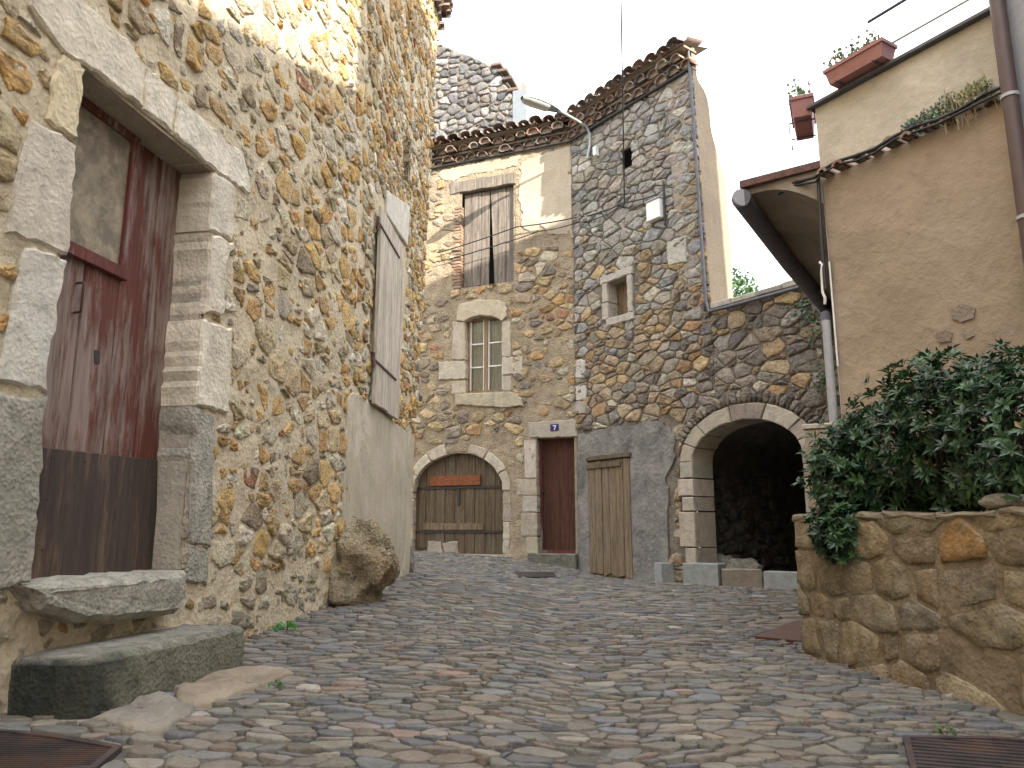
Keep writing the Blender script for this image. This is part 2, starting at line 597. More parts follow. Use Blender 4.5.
def plain(name, col, rough=.6, metal=0.0, var=.25, scale=12, bd=.002, spots=None):
    m, t, b = newmat(name)
    co = coords(t)
    n = nz(t, co, scale, 6, .65)
    c = mixc(t, 1.0, col, ramp(t, n, [(.3, 1 - var), (.7, 1 + var)]), 'MULTIPLY')
    if spots:
        c = mixc(t, ramp(t, nz(t, co, scale * .6, 6, .7), [(.5, 0.0), (.62, .85)]), c, spots)
    t.links.new(c, b.inputs['Base Color'])
    b.inputs['Roughness'].default_value = rough
    b.inputs['Metallic'].default_value = metal
    bump(t, b, [(n, bd)])
    return m

def plaster(name, col, stain, stain2=None, bd=.004, streak=.5, patch=None):
    m, t, b = newmat(name)
    co = coords(t)
    n1 = nz(t, co, 2.0, 7, .62); n2 = nz(t, co, 30, 6, .7); n3 = nz(t, coords(t, (5, 5, .5)), 1.0, 6, .6)
    n4 = nz(t, co, .8, 4, .5)
    c = mixc(t, 1.0, col, ramp(t, n2, [(.3, .86), (.7, 1.12)]), 'MULTIPLY')
    c = mixc(t, ramp(t, n1, [(.42, 0.0), (.72, .75)]), c, stain)
    c = mixc(t, ramp(t, n3, [(.5, 0.0), (.78, streak)]), c, stain2 or stain)
    c = mixc(t, .7, c, ramp(t, n4, [(.3, .82), (.7, 1.12)]), 'MULTIPLY')
    if patch:
        n5 = nz(t, co, 1.3, 6, .6, .5)
        c = mixc(t, ramp(t, n5, [(.58, 0.0), (.62, .8)]), c, patch)
    t.links.new(c, b.inputs['Base Color'])
    b.inputs['Roughness'].default_value = .93
    b.inputs['Specular IOR Level'].default_value = .2
    bump(t, b, [(n1, bd * 3), (n2, bd)])
    return m

def leafmat(name):
    m, t, b = newmat(name)
    a = N(t, 'ShaderNodeVertexColor'); a.layer_name = 'Col'
    t.links.new(a.outputs[0], b.inputs['Base Color'])
    b.inputs['Roughness'].default_value = .38
    b.inputs['Specular IOR Level'].default_value = .5
    tr = N(t, 'ShaderNodeBsdfTranslucent'); t.links.new(a.outputs[0], tr.inputs[0])
    mx = N(t, 'ShaderNodeMixShader'); mx.inputs[0].default_value = .22
    t.links.new(b.outputs[0], mx.inputs[1]); t.links.new(tr.outputs[0], mx.inputs[2])
    t.links.new(mx.outputs[0], t.nodes['Material Output'].inputs[0])
    return m

def glassmat(name):
    m, t, b = newmat(name)
    gl = N(t, 'ShaderNodeBsdfGlossy'); gl.inputs['Roughness'].default_value = .05
    tp = N(t, 'ShaderNodeBsdfTransparent'); tp.inputs[0].default_value = (.9, .92, .9, 1)
    fr = N(t, 'ShaderNodeFresnel'); fr.inputs[0].default_value = 1.6
    mx = N(t, 'ShaderNodeMixShader')
    t.links.new(fr.outputs[0], mx.inputs[0]); t.links.new(tp.outputs[0], mx.inputs[1]); t.links.new(gl.outputs[0], mx.inputs[2])
    t.links.new(mx.outputs[0], t.nodes['Material Output'].inputs[0])
    return m

M = {}
M['rubble'] = rock('rubble_stone', None, .5, 1.4, 1.3, .022, (.50, .445, .345), .12, 7.0)
M['rubble_far'] = rock('weathered_rubble', None, .5, 1.35, .9, .03, (.31, .27, .22), .12, 5.0)
M['mortar_left'] = rock('beige_lime_mortar', (.59, .495, .345), .78, 1.16, .8, .018, (.45, .385, .28), .22, .9)
M['mortar_mid'] = rock('old_earth_mortar', (.39, .31, .21), .6, 1.25, .8, .03, (.24, .195, .14), .3, .9, tint=(.47, .385, .27))
M['planter_mortar'] = rock('planter_mortar', (.275, .215, .14), .6, 1.3, .8, .025, (.19, .15, .10), .3, 1.2)
M['mortar_tower'] = rock('dark_earth_mortar', (.22, .185, .14), .55, 1.35, 1.0, .03, (.14, .12, .10), .3, .9)
M['limestone'] = rock('pale_limestone', (.54, .47, .37), .65, 1.2, 1.0, .018, (.40, .33, .24), .2, 1.5)
M['limestone_attr'] = rock('dressed_stone', None, .68, 1.18, 1.0, .012, (.36, .315, .24), .25, 2.2, fine=.45)
M['granite'] = rock('pitted_grey_stone', (.50, .465, .395), .5, 1.3, 1.2, .028, (.25, .235, .185), .4, 1.6, fine=.6)
M['step'] = rock('mossy_step_stone', None, .5, 1.35, 1.3, .028, (.10, .10, .07), .3, 2.6)
M['boulder'] = rock('ochre_boulder', (.50, .41, .27), .4, 1.4, 1.1, .06, (.22, .195, .12), .4, 3.0, tint=(.45, .25, .09))
M['cobble'] = rock('street_stone', None, .66, 1.28, 1.2, .010, (.15, .138, .12), .22, 3.0, rough=.52)
M['dirt'] = rock('street_dirt', (.15, .138, .118), .6, 1.3, 1.4, .02, (.10, .09, .07), .3, 1.5)
M['concrete'] = rock('grey_concrete', (.27, .28, .26), .8, 1.15, 1.5, .006)
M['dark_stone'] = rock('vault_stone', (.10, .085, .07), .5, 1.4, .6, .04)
M['grey_render'] = rock('grey_cement_render', (.165, .153, .138), .5, 1.5, .45, .03, (.33, .305, .265), .35, 1.9, tint=(.085, .082, .08))
M['lime_render'] = plaster('pale_lime_render', (.50, .44, .335), (.35, .30, .21), (.30, .27, .19), .007, .8, (.56, .50, .39))
M['cream_render'] = plaster('old_cream_render', (.48, .405, .305), (.40, .33, .245), (.36, .295, .22), .012, .5, (.44, .36, .265))
M['end_render'] = plaster('buff_end_render', (.30, .245, .18), (.24, .19, .14), (.2, .17, .13), .015, .5)
M['ochre'] = rock('ochre_plaster', (.345, .272, .202), .8, 1.14, .22, .02, (.25, .198, .148), .3, .8, fine=.4, tint=(.375, .305, .245))
M['ochre_pale'] = rock('hazy_ochre_plaster', (.47, .42, .345), .75, 1.18, .25, .015, (.30, .26, .21), .3, 1.1, fine=.5, tint=(.52, .475, .41))  # paler than the ochre: haze over the terrace put into the colour
M['soffit'] = rock('dark_soffit_plaster', (.29, .245, .20), .7, 1.2, .3, .02, (.16, .135, .115), .4, 1.6, fine=.5)  # darker brown-grey plaster than the house walls
M['grey_wall'] = plaster('grey_plaster', (.30, .31, .33), (.25, .26, .28), None, .003, .3)
M['red_door'] = paint('worn_red_paint', (.125, .043, .030), (.27, .215, .185), .552)
M['red_frame'] = paint('dark_red_paint', (.125, .038, .03), (.28, .225, .20), .585)
M['kick'] = paint('scuffed_brown_board', (.062, .046, .038), (.175, .115, .078), .575)
M['dirty_glass'] = plain('dusty_wired_glass', (.235, .195, .135), .8, 0, .5, 9, .003, (.13, .11, .075))
M['grey_wood'] = wood('weathered_grey_wood', (.225, .19, .155), (.12, .10, .085), .5, dark=.35)
M['pale_wood'] = wood('bleached_shutter_wood', (.50, .44, .35), (.36, .31, .245), .45)
M['brown_wood'] = wood('old_brown_planks', (.115, .082, .05), (.17, .14, .10), .45, dark=.35)
M['maroon'] = wood('dark_maroon_door', (.088, .037, .024), (.06, .032, .022), .4)
M['tan_wood'] = wood('dry_plank_wood', (.17, .12, .072), (.22, .18, .13), .45, dark=.4)
M['orange_board'] = wood('orange_stained_board', (.22, .075, .032), (.16, .07, .04), .4, along='x')
M['frame_wood'] = wood('window_frame_wood', (.27, .18, .10), (.20, .15, .10), .4)
M['iron'] = plain('dark_iron', (.045, .038, .035), .6, .4, .3, 30)
M['rust'] = plain('rusty_iron', (.085, .038, .028), .8, .1, .45, 18, .003, (.05, .035, .03))
M['glass'] = glassmat('window_glass')
M['curtain'] = plain('pale_curtain', (.80, .74, .65), .9, 0, .15, 6)
M['black'] = plain('black_cable', (.02, .02, .022), .5, 0, .1)
M['inner_shade'] = plain('painted_inner_shade', (.03, .027, .025), .95, 0, .3, 3)  # near-black colour stands for the shade of rooms behind openings
M['tile'] = rock('clay_roof_tile', None, .55, 1.35, 1.2, .008)
M['tile_mortar'] = rock('eave_mortar', (.30, .24, .18), .7, 1.2, 1, .015)
M['brick'] = rock('red_brick', None, .7, 1.25, 1.3, .006)
M['enamel_blue'] = plain('blue_enamel', (.02, .025, .13), .3, 0, .1)
M['white'] = plain('white_paint', (.75, .74, .70), .5, 0, .08)
M['lamp_metal'] = plain('lamp_grey_metal', (.36, .40, .40), .45, .3, .12)
M['lamp_glass'] = plain('lamp_bowl', (.42, .42, .40), .3, 0, .1)
M['pvc'] = plain('grey_pipe', (.34, .34, .35), .5, 0, .12)
M['brown_pipe'] = plain('brown_pipe', (.075, .045, .04), .5, 0, .15)
M['zinc'] = plain('old_gutter_metal', (.085, .085, .10), .55, .3, .3, 8)
M['zinc_pale'] = plain('pale_zinc', (.17, .19, .21), .6, 0, .15)
M['terracotta'] = plain('plastic_terracotta', (.27, .12, .11), .6, 0, .15)  # red dulled: flare over the boxes put into the colour
M['rail_dark'] = plain('dark_rail', (.07, .07, .12), .5, .3, .1)
M['rail_pale'] = plain('galvanised_rail', (.45, .48, .50), .4, .5, .1)
M['leaf'] = leafmat('leaf')
M['bark'] = plain('bark', (.10, .075, .05), .9, 0, .3, 20)
M['dry'] = plain('dry_stems', (.42, .33, .20), .9, 0, .25, 20)
M['soil'] = rock('soil', (.09, .065, .045), .6, 1.3, 2, .02)

# palettes (weight, colour)
P_LEFT = [(28, (.58, .375, .155)), (18, (.54, .42, .25)), (14, (.50, .41, .28)), (14, (.64, .56, .42)), (9, (.52, .30, .105)), (3, (.30, .225, .15)), (2, (.42, .36, .28)), (1.5, (.40, .18, .10)), (5, (.68, .62, .50))]
P_MID = [(22, (.47, .355, .215)), (18, (.39, .305, .21)), (14, (.53, .40, .23)), (12, (.31, .26, .195)), (12, (.55, .47, .35)), (7, (.45, .285, .135)), (4, (.22, .185, .15)), (3, (.38, .215, .125))]
P_TOW_UP = [(24, (.34, .325, .30)), (18, (.39, .36, .315)), (18, (.29, .285, .28)), (12, (.35, .305, .25)), (10, (.48, .455, .41)), (3, (.35, .27, .19))]
P_TOW_LO = [(22, (.38, .29, .19)), (16, (.31, .26, .195)), (14, (.44, .315, .175)), (10, (.25, .225, .195)), (7, (.38, .235, .125)), (10, (.47, .405, .315)), (3, (.21, .175, .145))]
P_DARK = [(20, (.22, .19, .16)), (18, (.18, .16, .14)), (14, (.27, .235, .195)), (6, (.14, .125, .115)), (6, (.31, .24, .17))]
P_STREET = [(26, (0.176, 0.159, 0.134)), (20, (0.155, 0.147, 0.136)), (15, (0.137, 0.138, 0.142)), (16, (0.197, 0.169, 0.134)), (8, (0.166, 0.138, 0.112)), (6, (0.235, 0.208, 0.175)), (.9, (0.342, 0.308, 0.267)), (4, (0.097, 0.100, 0.108)), (1.2, (0.214, 0.157, 0.123))]
P_PLANT = [(20, (0.290, 0.218, 0.131)), (18, (0.252, 0.194, 0.125)), (12, (0.329, 0.271, 0.184)), (10, (0.213, 0.165, 0.111)), (4, (0.329, 0.184, 0.073)), (5, (0.213, 0.184, 0.145))]
P_BACK = [(20, (.19, .187, .19)), (18, (.15, .15, .157)), (10, (.27, .265, .26)), (8, (.12, .12, .127)), (6, (.21, .18, .155))]
TILE = [(14, (.235, .165, .135)), (12, (.28, .21, .175)), (12, (.18, .14, .125)), (8, (.33, .275, .235)), (3, (.26, .14, .10)), (7, (.14, .122, .118))]

# ------------------------------------------------------------------ ground
xs = [-300, -80, -30, -14] + list(np.arange(-8, 9.01, .5)) + [14, 30, 80, 300]
ys = [-300, -80, -30, -12] + list(np.arange(-6, 20.01, .5)) + [28, 45, 90, 300]
mb = MB()
vs = [(x, y, gz(x, y) + .001) for y in ys for x in xs]
nx_ = len(xs)
fs = [(j * nx_ + i, j * nx_ + i + 1, (j + 1) * nx_ + i + 1, (j + 1) * nx_ + i) for j in range(len(ys) - 1) for i in range(nx_ - 1)]
mb.add(vs, fs, (1, 1, 1), 0, True)
tag(mb.build('ground', M['dirt'], origin=(0, 0, 0)), None, None, kind='structure')

def gpoly(pts):
    return [tuple(ghit(x, y)[:2]) for x, y in pts]
COVER_LEFT = ccw(gpoly([(-40, 733), (60, 741), (122, 752), (95, 775), (-60, 790)]))
COVER_RIGHT = ccw(gpoly([(903, 741), (1000, 743), (1080, 752), (1080, 800), (915, 790)]))
MANHOLE = ccw(gpoly([(515, 573), (553, 573), (557, 578), (519, 578)]))
RUSTPLATE = ccw(gpoly([(755, 640), (800, 645), (860, 640), (850, 622), (795, 624)]))
def street_keep(x, y):
    if L1.loc((x, y, 0))[1] < -.1 and y < 7.6: return False
    if L2.loc((x, y, 0))[1] < -.1 and 7 < y < 10.5: return False
    if F1.loc((x, y, 0))[1] < -.15: return False
    u, ww = F2.loc((x, y, 0))
    if ww < -.15: return False
    if PL.loc((x, y, 0))[1] < -.15 and y < 5.6: return False
    return True
rnd = random.Random(5)
mb = MB()
def GP3(x, y, w_): return (x, y, gz(x, y) + w_)
for (ya, yb, sx, sy) in ((2.3, 7.2, .104, .078), (7.2, 16.3, .14, .10)):
    for p in cells(-3.2, 5.2, ya, yb, sx, sy, .003, rnd, .38, .12, .6, street_keep):
        p = clip_holes(p, [COVER_LEFT, COVER_RIGHT, RUSTPLATE, MANHOLE])
        if len(p) < 3 or area(p) < .0014: continue
        stone(mb, GP3, p, rnd.uniform(.007, .019), pick(P_STREET, rnd), rnd, 0, .45, 1, .27, .86, -.035, .7, ((1.0, None, 0), (.98, .74, .3), (.91, 1.0, .4), (.5, 1.0, .5)), rnd.uniform(.3, 1.7))
tag(mb.build('cobbled_street', M['cobble'], origin=(0, 0, 0)), None, None, kind='structure')

# ------------------------------------------------------------------ left house
TOP_L = 9.7
lh = thing('stone_house', 'tall ochre rubble stone house with a worn red door, filling the left side', 'house', L1.P(4.5, .2))
# openings
arrisR = [(212, 171), (208, 216), (203, 315), (193, 400), (187, 468), (186, 575)]
uvL = lambda pts, w=0: L1.poly(pts, w)
uR = sum(L1.uv(*p)[0] for p in arrisR) / len(arrisR)
uLft = sum(L1.uv(*p)[0] for p in [(80, 70), (66, 257), (50, 340), (44, 393), (36, 490), (28, 580)]) / 6
zTop = (L1.uv(80, 63)[1] + L1.uv(211, 170)[1]) / 2
zSill = L1.uv(100, 580)[1]
door_hole = [(uLft, zSill), (uR, zSill), (uR, zTop), (uLft, zTop)]
block_px = [  # dressed stones round the door (colour, outline)
    ('lintel', (0.696, 0.624, 0.492), [(29, -6), (29, 7), (62, 53), (80, 64), (141, 108), (143, 66), (126, 41), (85, 6), (70, -14)]),
    ('lintel', (0.720, 0.648, 0.516), [(144, 66), (142, 109), (170, 132), (176, 100), (172, 90)]),
    ('lintel', (0.720, 0.660, 0.540), [(178, 97), (172, 134), (212, 170), (248, 195), (248, 179), (240, 152), (208, 125)]),
    ('jamb_block', (0.672, 0.564, 0.372), [(61, 54), (82, 68), (76, 141), (44, 121), (51, 76)]),
    ('jamb_block', (0.600, 0.540, 0.444), [(29, 118), (75, 144), (66, 256), (5, 233), (14, 180)]),
    ('jamb_block', (0.600, 0.576, 0.504), [(23, 247), (64, 259), (58, 292), (53, 330), (44, 362), (44, 393), (-6, 378), (5, 325), (12, 296)]),
    ('jamb_block', (0.528, 0.516, 0.480), [(-28, 390), (43, 398), (38, 477), (30, 556), (26, 584), (-40, 596)]),
    ('jamb_block', (0.624, 0.564, 0.456), [(212, 172), (233, 186), (230, 241), (207, 231)]),
    ('jamb_block', (0.672, 0.600, 0.480), [(206, 233), (231, 244), (222, 265), (221, 315), (202, 313)]),
    ('jamb_block', (0.720, 0.648, 0.516), [(199, 318), (229, 329), (226, 414), (193, 404)]),
    ('jamb_block', (0.540, 0.504, 0.444), [(193, 407), (213, 414), (209, 546), (186, 542)]),
    ('jamb_block', (0.504, 0.468, 0.408), [(186, 545), (208, 549), (206, 585), (185, 580)]),
]
holesL1 = [door_hole] + [uvL(p) for _, _, p in block_px]
sill_px = [(26, 585), (90, 579), (186, 571), (184, 600), (176, 612), (110, 622), (70, 622), (40, 612)]
holesL1.append(uvL(sill_px))
slit = [(403, 138), (411, 141), (409, 184), (402, 179)]
shut_px = [(385, 217), (403, 244), (393, 419), (374, 404)]
plaster_px = [(347, 388), (413, 437), (406, 590), (339, 620)]
U_S, U_E = 1.0, U_BEND
outer1 = [(U_S, -.3), (U_E, -.3), (U_E, TOP_L), (U_S, TOP_L)]
mb = MB()
flat_wall(mb, L1, [(-9, -.5), (U_E, -.5), (U_E, TOP_L), (-9, TOP_L)], [door_hole])
slit_uv = L2.poly(slit)
flat_wall(mb, L2, [(0, -.5), (U_L2, -.5), (U_L2, 1.4), (u_l2(TOP_L), TOP_L), (0, TOP_L)], [slit_uv])
def convex_bbox(p):
    us = [a for a, b in p]; v_ = [b for a, b in p]
    return [(min(us), min(v_)), (max(us), min(v_)), (max(us), max(v_)), (min(us), max(v_))]
zsp = L2.uv(390, 420)[1]
P_MOSS = [(10, (.38, .325, .225)), (8, (.31, .275, .20)), (8, (.44, .39, .29)), (8, (.42, .29, .14))]
def pal_left(u, v, r):
    return pick(P_MOSS if v + .5 * noise.noise(Vector((u * 1.5, v, 2))) + r.uniform(-.2, .2) < .75 else P_LEFT, r)
def cover1(u, v):
    c = .33 + .42 * (noise.noise(Vector((u * 1.1, v * 1.1, 3))))
    if u > 6.2: c -= .18
    if v < .75: c += .1
    return min(.75, max(.02, c))
def hull(pts):
    pts = sorted(set(pts))
    def half(ps):
        o = []
        for p in ps:
            while len(o) >= 2 and (o[-1][0] - o[-2][0]) * (p[1] - o[-2][1]) - (o[-1][1] - o[-2][1]) * (p[0] - o[-2][0]) <= 0: o.pop()
            o.append(p)
        return o
    a = half(pts); b = half(pts[::-1])
    return a[:-1] + b[:-1]
H1 = [hull(h) for h in holesL1]
masonry(mb, L1, outer1, H1, .165, .118, .024, pal_left, .018, 11, cover1, .9, .14, .46, 1, .05, .78, weight=.8)
masonry(mb, L1, outer1, H1, .10, .085, .02, pal_left, .016, 12, lambda u, v: .6, .8, .1, .45, 1, .06)
mortar(mb, L1, U_S, U_E, -.2, TOP_L, [door_hole], .035, .014)
pl_uv = hull(L2.poly(plaster_px))
sh_uv = hull(L2.poly([(374, 196), (407, 205), (405, 300), (394, 424), (370, 408)]))
masonry(mb, L2, [(0.02, -.2), (U_L2, -.2), (u_l2(TOP_L), TOP_L), (0.02, TOP_L)], [pl_uv, sh_uv, hull(slit_uv)], .17, .12, .02, P_LEFT, .026, 13, lambda u, v: .1 + .2 * noise.noise(Vector((u, v, 9))), .8, .12, .42, 1, .06)
mortar(mb, L2, 0, u_l2(TOP_L), -.2, TOP_L, [slit_uv], .04, .012, umax=u_l2)
# far end wall and back
E1 = L2.P(U_L2, 0)
FE = Frame(E1.x, E1.y, -.99, .05)
flat_wall(mb, FE, [(0, -.5), (7, -.5), (7, TOP_L), (0, TOP_L)], [], -.0)
masonry(mb, FE, [(0, 0), (1.5, 0), (1.5, TOP_L), (0, TOP_L)], [], .2, .14, .02, P_LEFT, .03, 14)
mb.build('wall', [M['rubble'], M['mortar_left']], lh)
for nm, col, px in block_px:
    m_ = MB()
    pts = uvL(px)
    m_.prism(L1, pts, -.26, .028 + random.uniform(-.012, .012), col, 0, .014, .012, .05)
    m_.build(nm, M['granite'] if col[0] < .56 else M['limestone_attr'], lh)
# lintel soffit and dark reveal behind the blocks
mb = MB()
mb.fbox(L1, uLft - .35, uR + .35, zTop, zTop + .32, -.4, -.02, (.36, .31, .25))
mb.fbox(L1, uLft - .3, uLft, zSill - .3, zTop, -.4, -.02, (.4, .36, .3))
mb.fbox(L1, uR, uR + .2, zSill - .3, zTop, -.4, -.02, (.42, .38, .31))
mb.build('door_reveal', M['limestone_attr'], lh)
# sill stone
mb = MB()
mb.prism(L1, [(a, b) for a, b in uvL(sill_px, .1)], -.38, .13, (1, 1, 1), 0, .035, .012, .07)
mb.build('sill', M['granite'], lh)
# door
WD = -.23
door = MB()
ul, ur = uLft - .12, uR + .06
wj = (ur - ul) / 7
wj = (ur - ul) / 5
for i in range(5):
    door.prism(L1, [(ul + i * wj + .004, zSill - .02), (ul + (i + 1) * wj - .004, zSill - .02), (ul + (i + 1) * wj - .004, zTop + .05), (ul + i * wj + .004, zTop + .05)], WD - .05, WD + random.uniform(-.005, .005), (1, 1, 1), 0, .006)
dob = door.build('door', M['red_door'], lh)
fw = MB()
fo = L1.poly([(60, 96), (138, 142), (121, 280), (58, 254)], WD + .02)
x0 = ul; x1 = (L1.uv(138, 142, WD)[0] + L1.uv(121, 280, WD)[0]) / 2
zb = (L1.uv(63, 255, WD)[1] + L1.uv(121, 279, WD)[1]) / 2
zt = (L1.uv(82, 97, WD)[1] + L1.uv(138, 143, WD)[1]) / 2
fw.fbox(L1, x1 - .065, x1, zb, zt, WD, WD + .035, bevel=.006)
fw.fbox(L1, x0, x1 - .065, zb, zb + .075, WD, WD + .035, bevel=.006)
fw.fbox(L1, x0, x1 - .065, zt - .05, zt, WD, WD + .035, bevel=.006)
fwo = fw.build('window_frame', M['red_frame'], dob)
MB().fbox(L1, x0, x1 - .06, zb + .06, zt - .04, WD, WD + .012).build('pane', M['dirty_glass'], dob)
MB().fbox(L1, ul, ur, zt + .002, zt + .06, WD, WD + .06, bevel=.008).build('transom', M['red_frame'], dob)
kb = MB()
kb.prism(L1, L1.poly([(20, 446), (42, 447), (158, 460), (156, 568), (95, 577), (20, 582)], WD + .03), WD + .004, WD + .03, (1, 1, 1), 0, .004)
kbo = kb.build('kick_plate', M['kick'], dob)
for (x_, y_) in ((52, 458), (85, 462), (118, 465), (150, 470), (48, 500), (147, 517), (42, 550), (146, 556), (75, 486)):
    q_ = L1.uv(x_, y_, WD + .03)
    MB().tube([L1.P(*q_, WD + .028), L1.P(*q_, WD + .034)], .006, n=6).build('nail', M['iron'], kbo)
hd = MB()
hu, hz = L1.uv(77, 283, WD); hu2, hz2 = L1.uv(75, 313, WD)
hd.tube([L1.P(hu, hz, WD), L1.P(hu, hz, WD + .035), L1.P(hu, hz - .01, WD + .045), L1.P(hu, hz2 + .01, WD + .045), L1.P(hu, hz2, WD + .035), L1.P(hu, hz2, WD)], .007, n=6)
hd.build('handle', M['rust'], dob)
MB().prism(L1, L1.poly([(94, 350), (99, 351), (99, 364), (94, 363)], WD), WD, WD + .006).build('keyhole_plate', M['iron'], dob)
# rendered patch
mb = MB()
mb.prism(L2, [(0.0, -.3), (L2.uv(406, 590)[0] + .0, -.3), L2.uv(413, 437), (0.0, L2.uv(347, 388)[1])], -.02, .026, (1, 1, 1), 0, .01, .014, .07)
mb.prism(L1, [(U_BEND - .14, -.3), (U_BEND + .02, -.3), (U_BEND + .02, L2.uv(347, 388)[1]), (U_BEND - .12, L2.uv(347, 388)[1] - .1)], -.02, .024, (1, 1, 1), 0, .01, .014, .07)
mb.build('render_patch', M['lime_render'], lh)
# shutter with surround
mb = MB()
mb.prism(L2, L2.poly([(379, 215), (384.5, 217), (373.5, 404), (369, 400)]), -.02, .04, (.6, .56, .48), 0, .008, .006, .1)
mb.prism(L2, L2.poly([(384, 190), (407, 206), (405, 246), (384, 215)]), -.02, .042, (.64, .60, .52), 0, .01, .006, .1)
mb.build('window_surround', M['limestone_attr'], lh)
sp = L2.poly(shut_px, .07)
su0, su1 = min(a for a, b in sp), max(a for a, b in sp)
sz0 = (L2.uv(393, 419, .07)[1] + L2.uv(374, 404, .07)[1]) / 2
sz1 = (L2.uv(385, 217, .07)[1] + L2.uv(403, 244, .07)[1]) / 2
sm_ = MB()
for i in range(4):
    a = su0 + (su1 - su0) * i / 4; b_ = su0 + (su1 - su0) * (i + 1) / 4
    sm_.fbox(L2, a + .004, b_ - .004, sz0 + random.uniform(0, .03), sz1, .045, .08, bevel=.005)
sho = sm_.build('shutter', M['pale_wood'], lh)
for zz in (sz1 - .25, sz0 + .45):
    h_ = MB()
    h_.fbox(L2, su0 - .06, su1 - .25, zz, zz + .025, .082, .092, bevel=.003)
    h_.tube([L2.P(su0 - .06, zz - .06, .06), L2.P(su0 - .06, zz + .1, .06)], .018, n=6)
    h_.build('hinge', M['rust'], sho)
# slit window
su = slit_uv
mb = MB()
ua, ub = min(a for a, b in su), max(a for a, b in su); va, vb = min(b for a, b in su), max(b for a, b in su)
mb.fbox(L2, ua - .1, ub + .1, va - .1, vb + .1, -.4, -.25)
mb.build('window', M['rust'], lh)
# eave tiles
def tile_row(mb, fr, u0, u1, z, w0, w1, sp, rnd, drop=0.0, r=None, mat=0, mmat=1, slope=0):
    r = r or sp * .47
    u = u0 + sp / 2
    while u < u1:
        col = pick(TILE, rnd)
        if rnd.random() >= drop:
            n = 7
            zz = z + rnd.uniform(-.022, .022); ww = w1 + rnd.uniform(-.06, .05); rr = r * rnd.uniform(.85, 1.1)
            vs = []
            for wv, dz in ((w0, slope * (w0 - w1)), (ww, 0)):
                for rad in (rr, rr - .02):
                    for k in range(n + 1):
                        a = math.pi * k / n
                        vs.append(fr.P(u + math.cos(a) * rad, zz - dz + math.sin(a) * rad * .95, wv))
            m_ = n + 1
            fs = []
            for k in range(n):
                fs += [(k, k + 1, 2 * m_ + k + 1, 2 * m_ + k), (m_ + k + 1, m_ + k, 3 * m_ + k, 3 * m_ + k + 1), (2 * m_ + k, 2 * m_ + k + 1, 3 * m_ + k + 1, 3 * m_ + k)]
            mb.add(vs, fs, col, mat, False)
            pv = [fr.P(u + math.cos(math.pi * k / n) * (rr - .015), zz + math.sin(math.pi * k / n) * (rr - .015), ww - .07) for k in range(n + 1)]
            mb.add(pv, [tuple(range(n + 1))], (1, 1, 1), mmat)
        u += sp
def eave(parent, fr, u0, u1, z, rows=3, sp=.19, rh=.12, out=.09, seed=1, drop=0, roof=3.0, pitch=.3):
    rnd = random.Random(seed)
    mb = MB()
    for k in range(rows):
        z0 = z + k * rh
        tile_row(mb, fr, u0 - (sp / 2 if k % 2 else 0), u1, z0, -.1, out * (k + 1), sp, rnd, drop if k else 0)
        mb.fbox(fr, u0, u1, z0 + sp * .47, z0 + rh, -.1, out * (k + 1) - .03, (1, 1, 1), 1)
    mb.fbox(fr, u0, u1, z - .04, z, -.1, .03, (1, 1, 1), 1)
    mb.build('eave_tiles', [M['tile'], M['tile_mortar']], parent)
    # roof: canal tiles running up the slope
    mb = MB()
    zr = z + rows * rh
    L = roof
    u = u0
    while u < u1:
        for (uo, conv) in ((0, 1), (sp / 2, 0)):
            nseg = max(1, int(L / .4))
            for s in range(nseg):
                col = pick(TILE, rnd)
                w1 = out * (rows + .6) - s * .4 + rnd.uniform(-.07, .05); w0 = w1 - .45; zj = rnd.uniform(-.02, .025)
                n = 5; vs = []
                for wv, rr in ((w1, sp * .50), (w0, sp * .40)):
                    zz = zr + (out * (rows + .6) - wv) * pitch + (.05 if conv else .035) + (0.012 if wv == w1 else 0) + zj
                    for k in range(n + 1):
                        a = math.pi * k / n
                        vs.append(fr.P(u + uo + sp * .25 + math.cos(a) * rr, zz + (math.sin(a) * rr * .8 if conv else -math.sin(a) * rr * .6), wv))
                fs = [(k, k + 1, n + 2 + k, n + 1 + k) for k in range(n)]
                mb.add(vs, fs, col, 0, True)
        u += sp
    w1 = out * (rows + .5)
    vs = [fr.P(u0, zr - .02, w1), fr.P(u1, zr - .02, w1), fr.P(u1, zr - .02 + (L + w1) * pitch, -L), fr.P(u0, zr - .02 + (L + w1) * pitch, -L)]
    mb.add(vs, [(0, 1, 2, 3)], (1, 1, 1), 1)
    mb.build('roof', [M['tile'], M['tile_mortar']], parent)
zeL = 9.62
eave(lh, L2, -.2, u_l2(9.6) + .05, zeL, 2, .19, .14, .10, 21)
eave(lh, L1, 0, U_BEND, zeL, 2, .19, .14, .10, 22)

# step, slabs, boulders
st = MB()
SW = .40
c0 = ghit(79, 722)
us0 = L1.loc(c0)[0]; us1 = L1.loc(ghit(243, 667))[0]
zs1 = L1.uv(90, 660, SW)[1]
tp = resample([(us0, -.06), (us1, -.06), (us1, SW), (us0, SW)], .09)
rings = []
rs = random.Random(3)
jj = [(rs.uniform(-.012, .012), rs.uniform(-.012, .012)) for _ in tp]
for z, ins in ((gz(c0.x, c0.y) - .12, 0), (zs1 - .12, .0), (zs1 - .03, .004), (zs1, .03)):
    q = inset(ccw(tp), ins) if ins else ccw(tp)
    rings.append([L1.P(a + j[0] + rs.uniform(-.006, .006), z + rs.uniform(-.012, .008), b + j[1]) for (a, b), j in zip(q, jj)])
n = len(tp)
vs = [p for r in rings for p in r]; fs = []
for k in range(3):
    for i in range(n):
        fs.append((k * n + i, (k + 1) * n + i, (k + 1) * n + (i + 1) % n, k * n + (i + 1) % n))
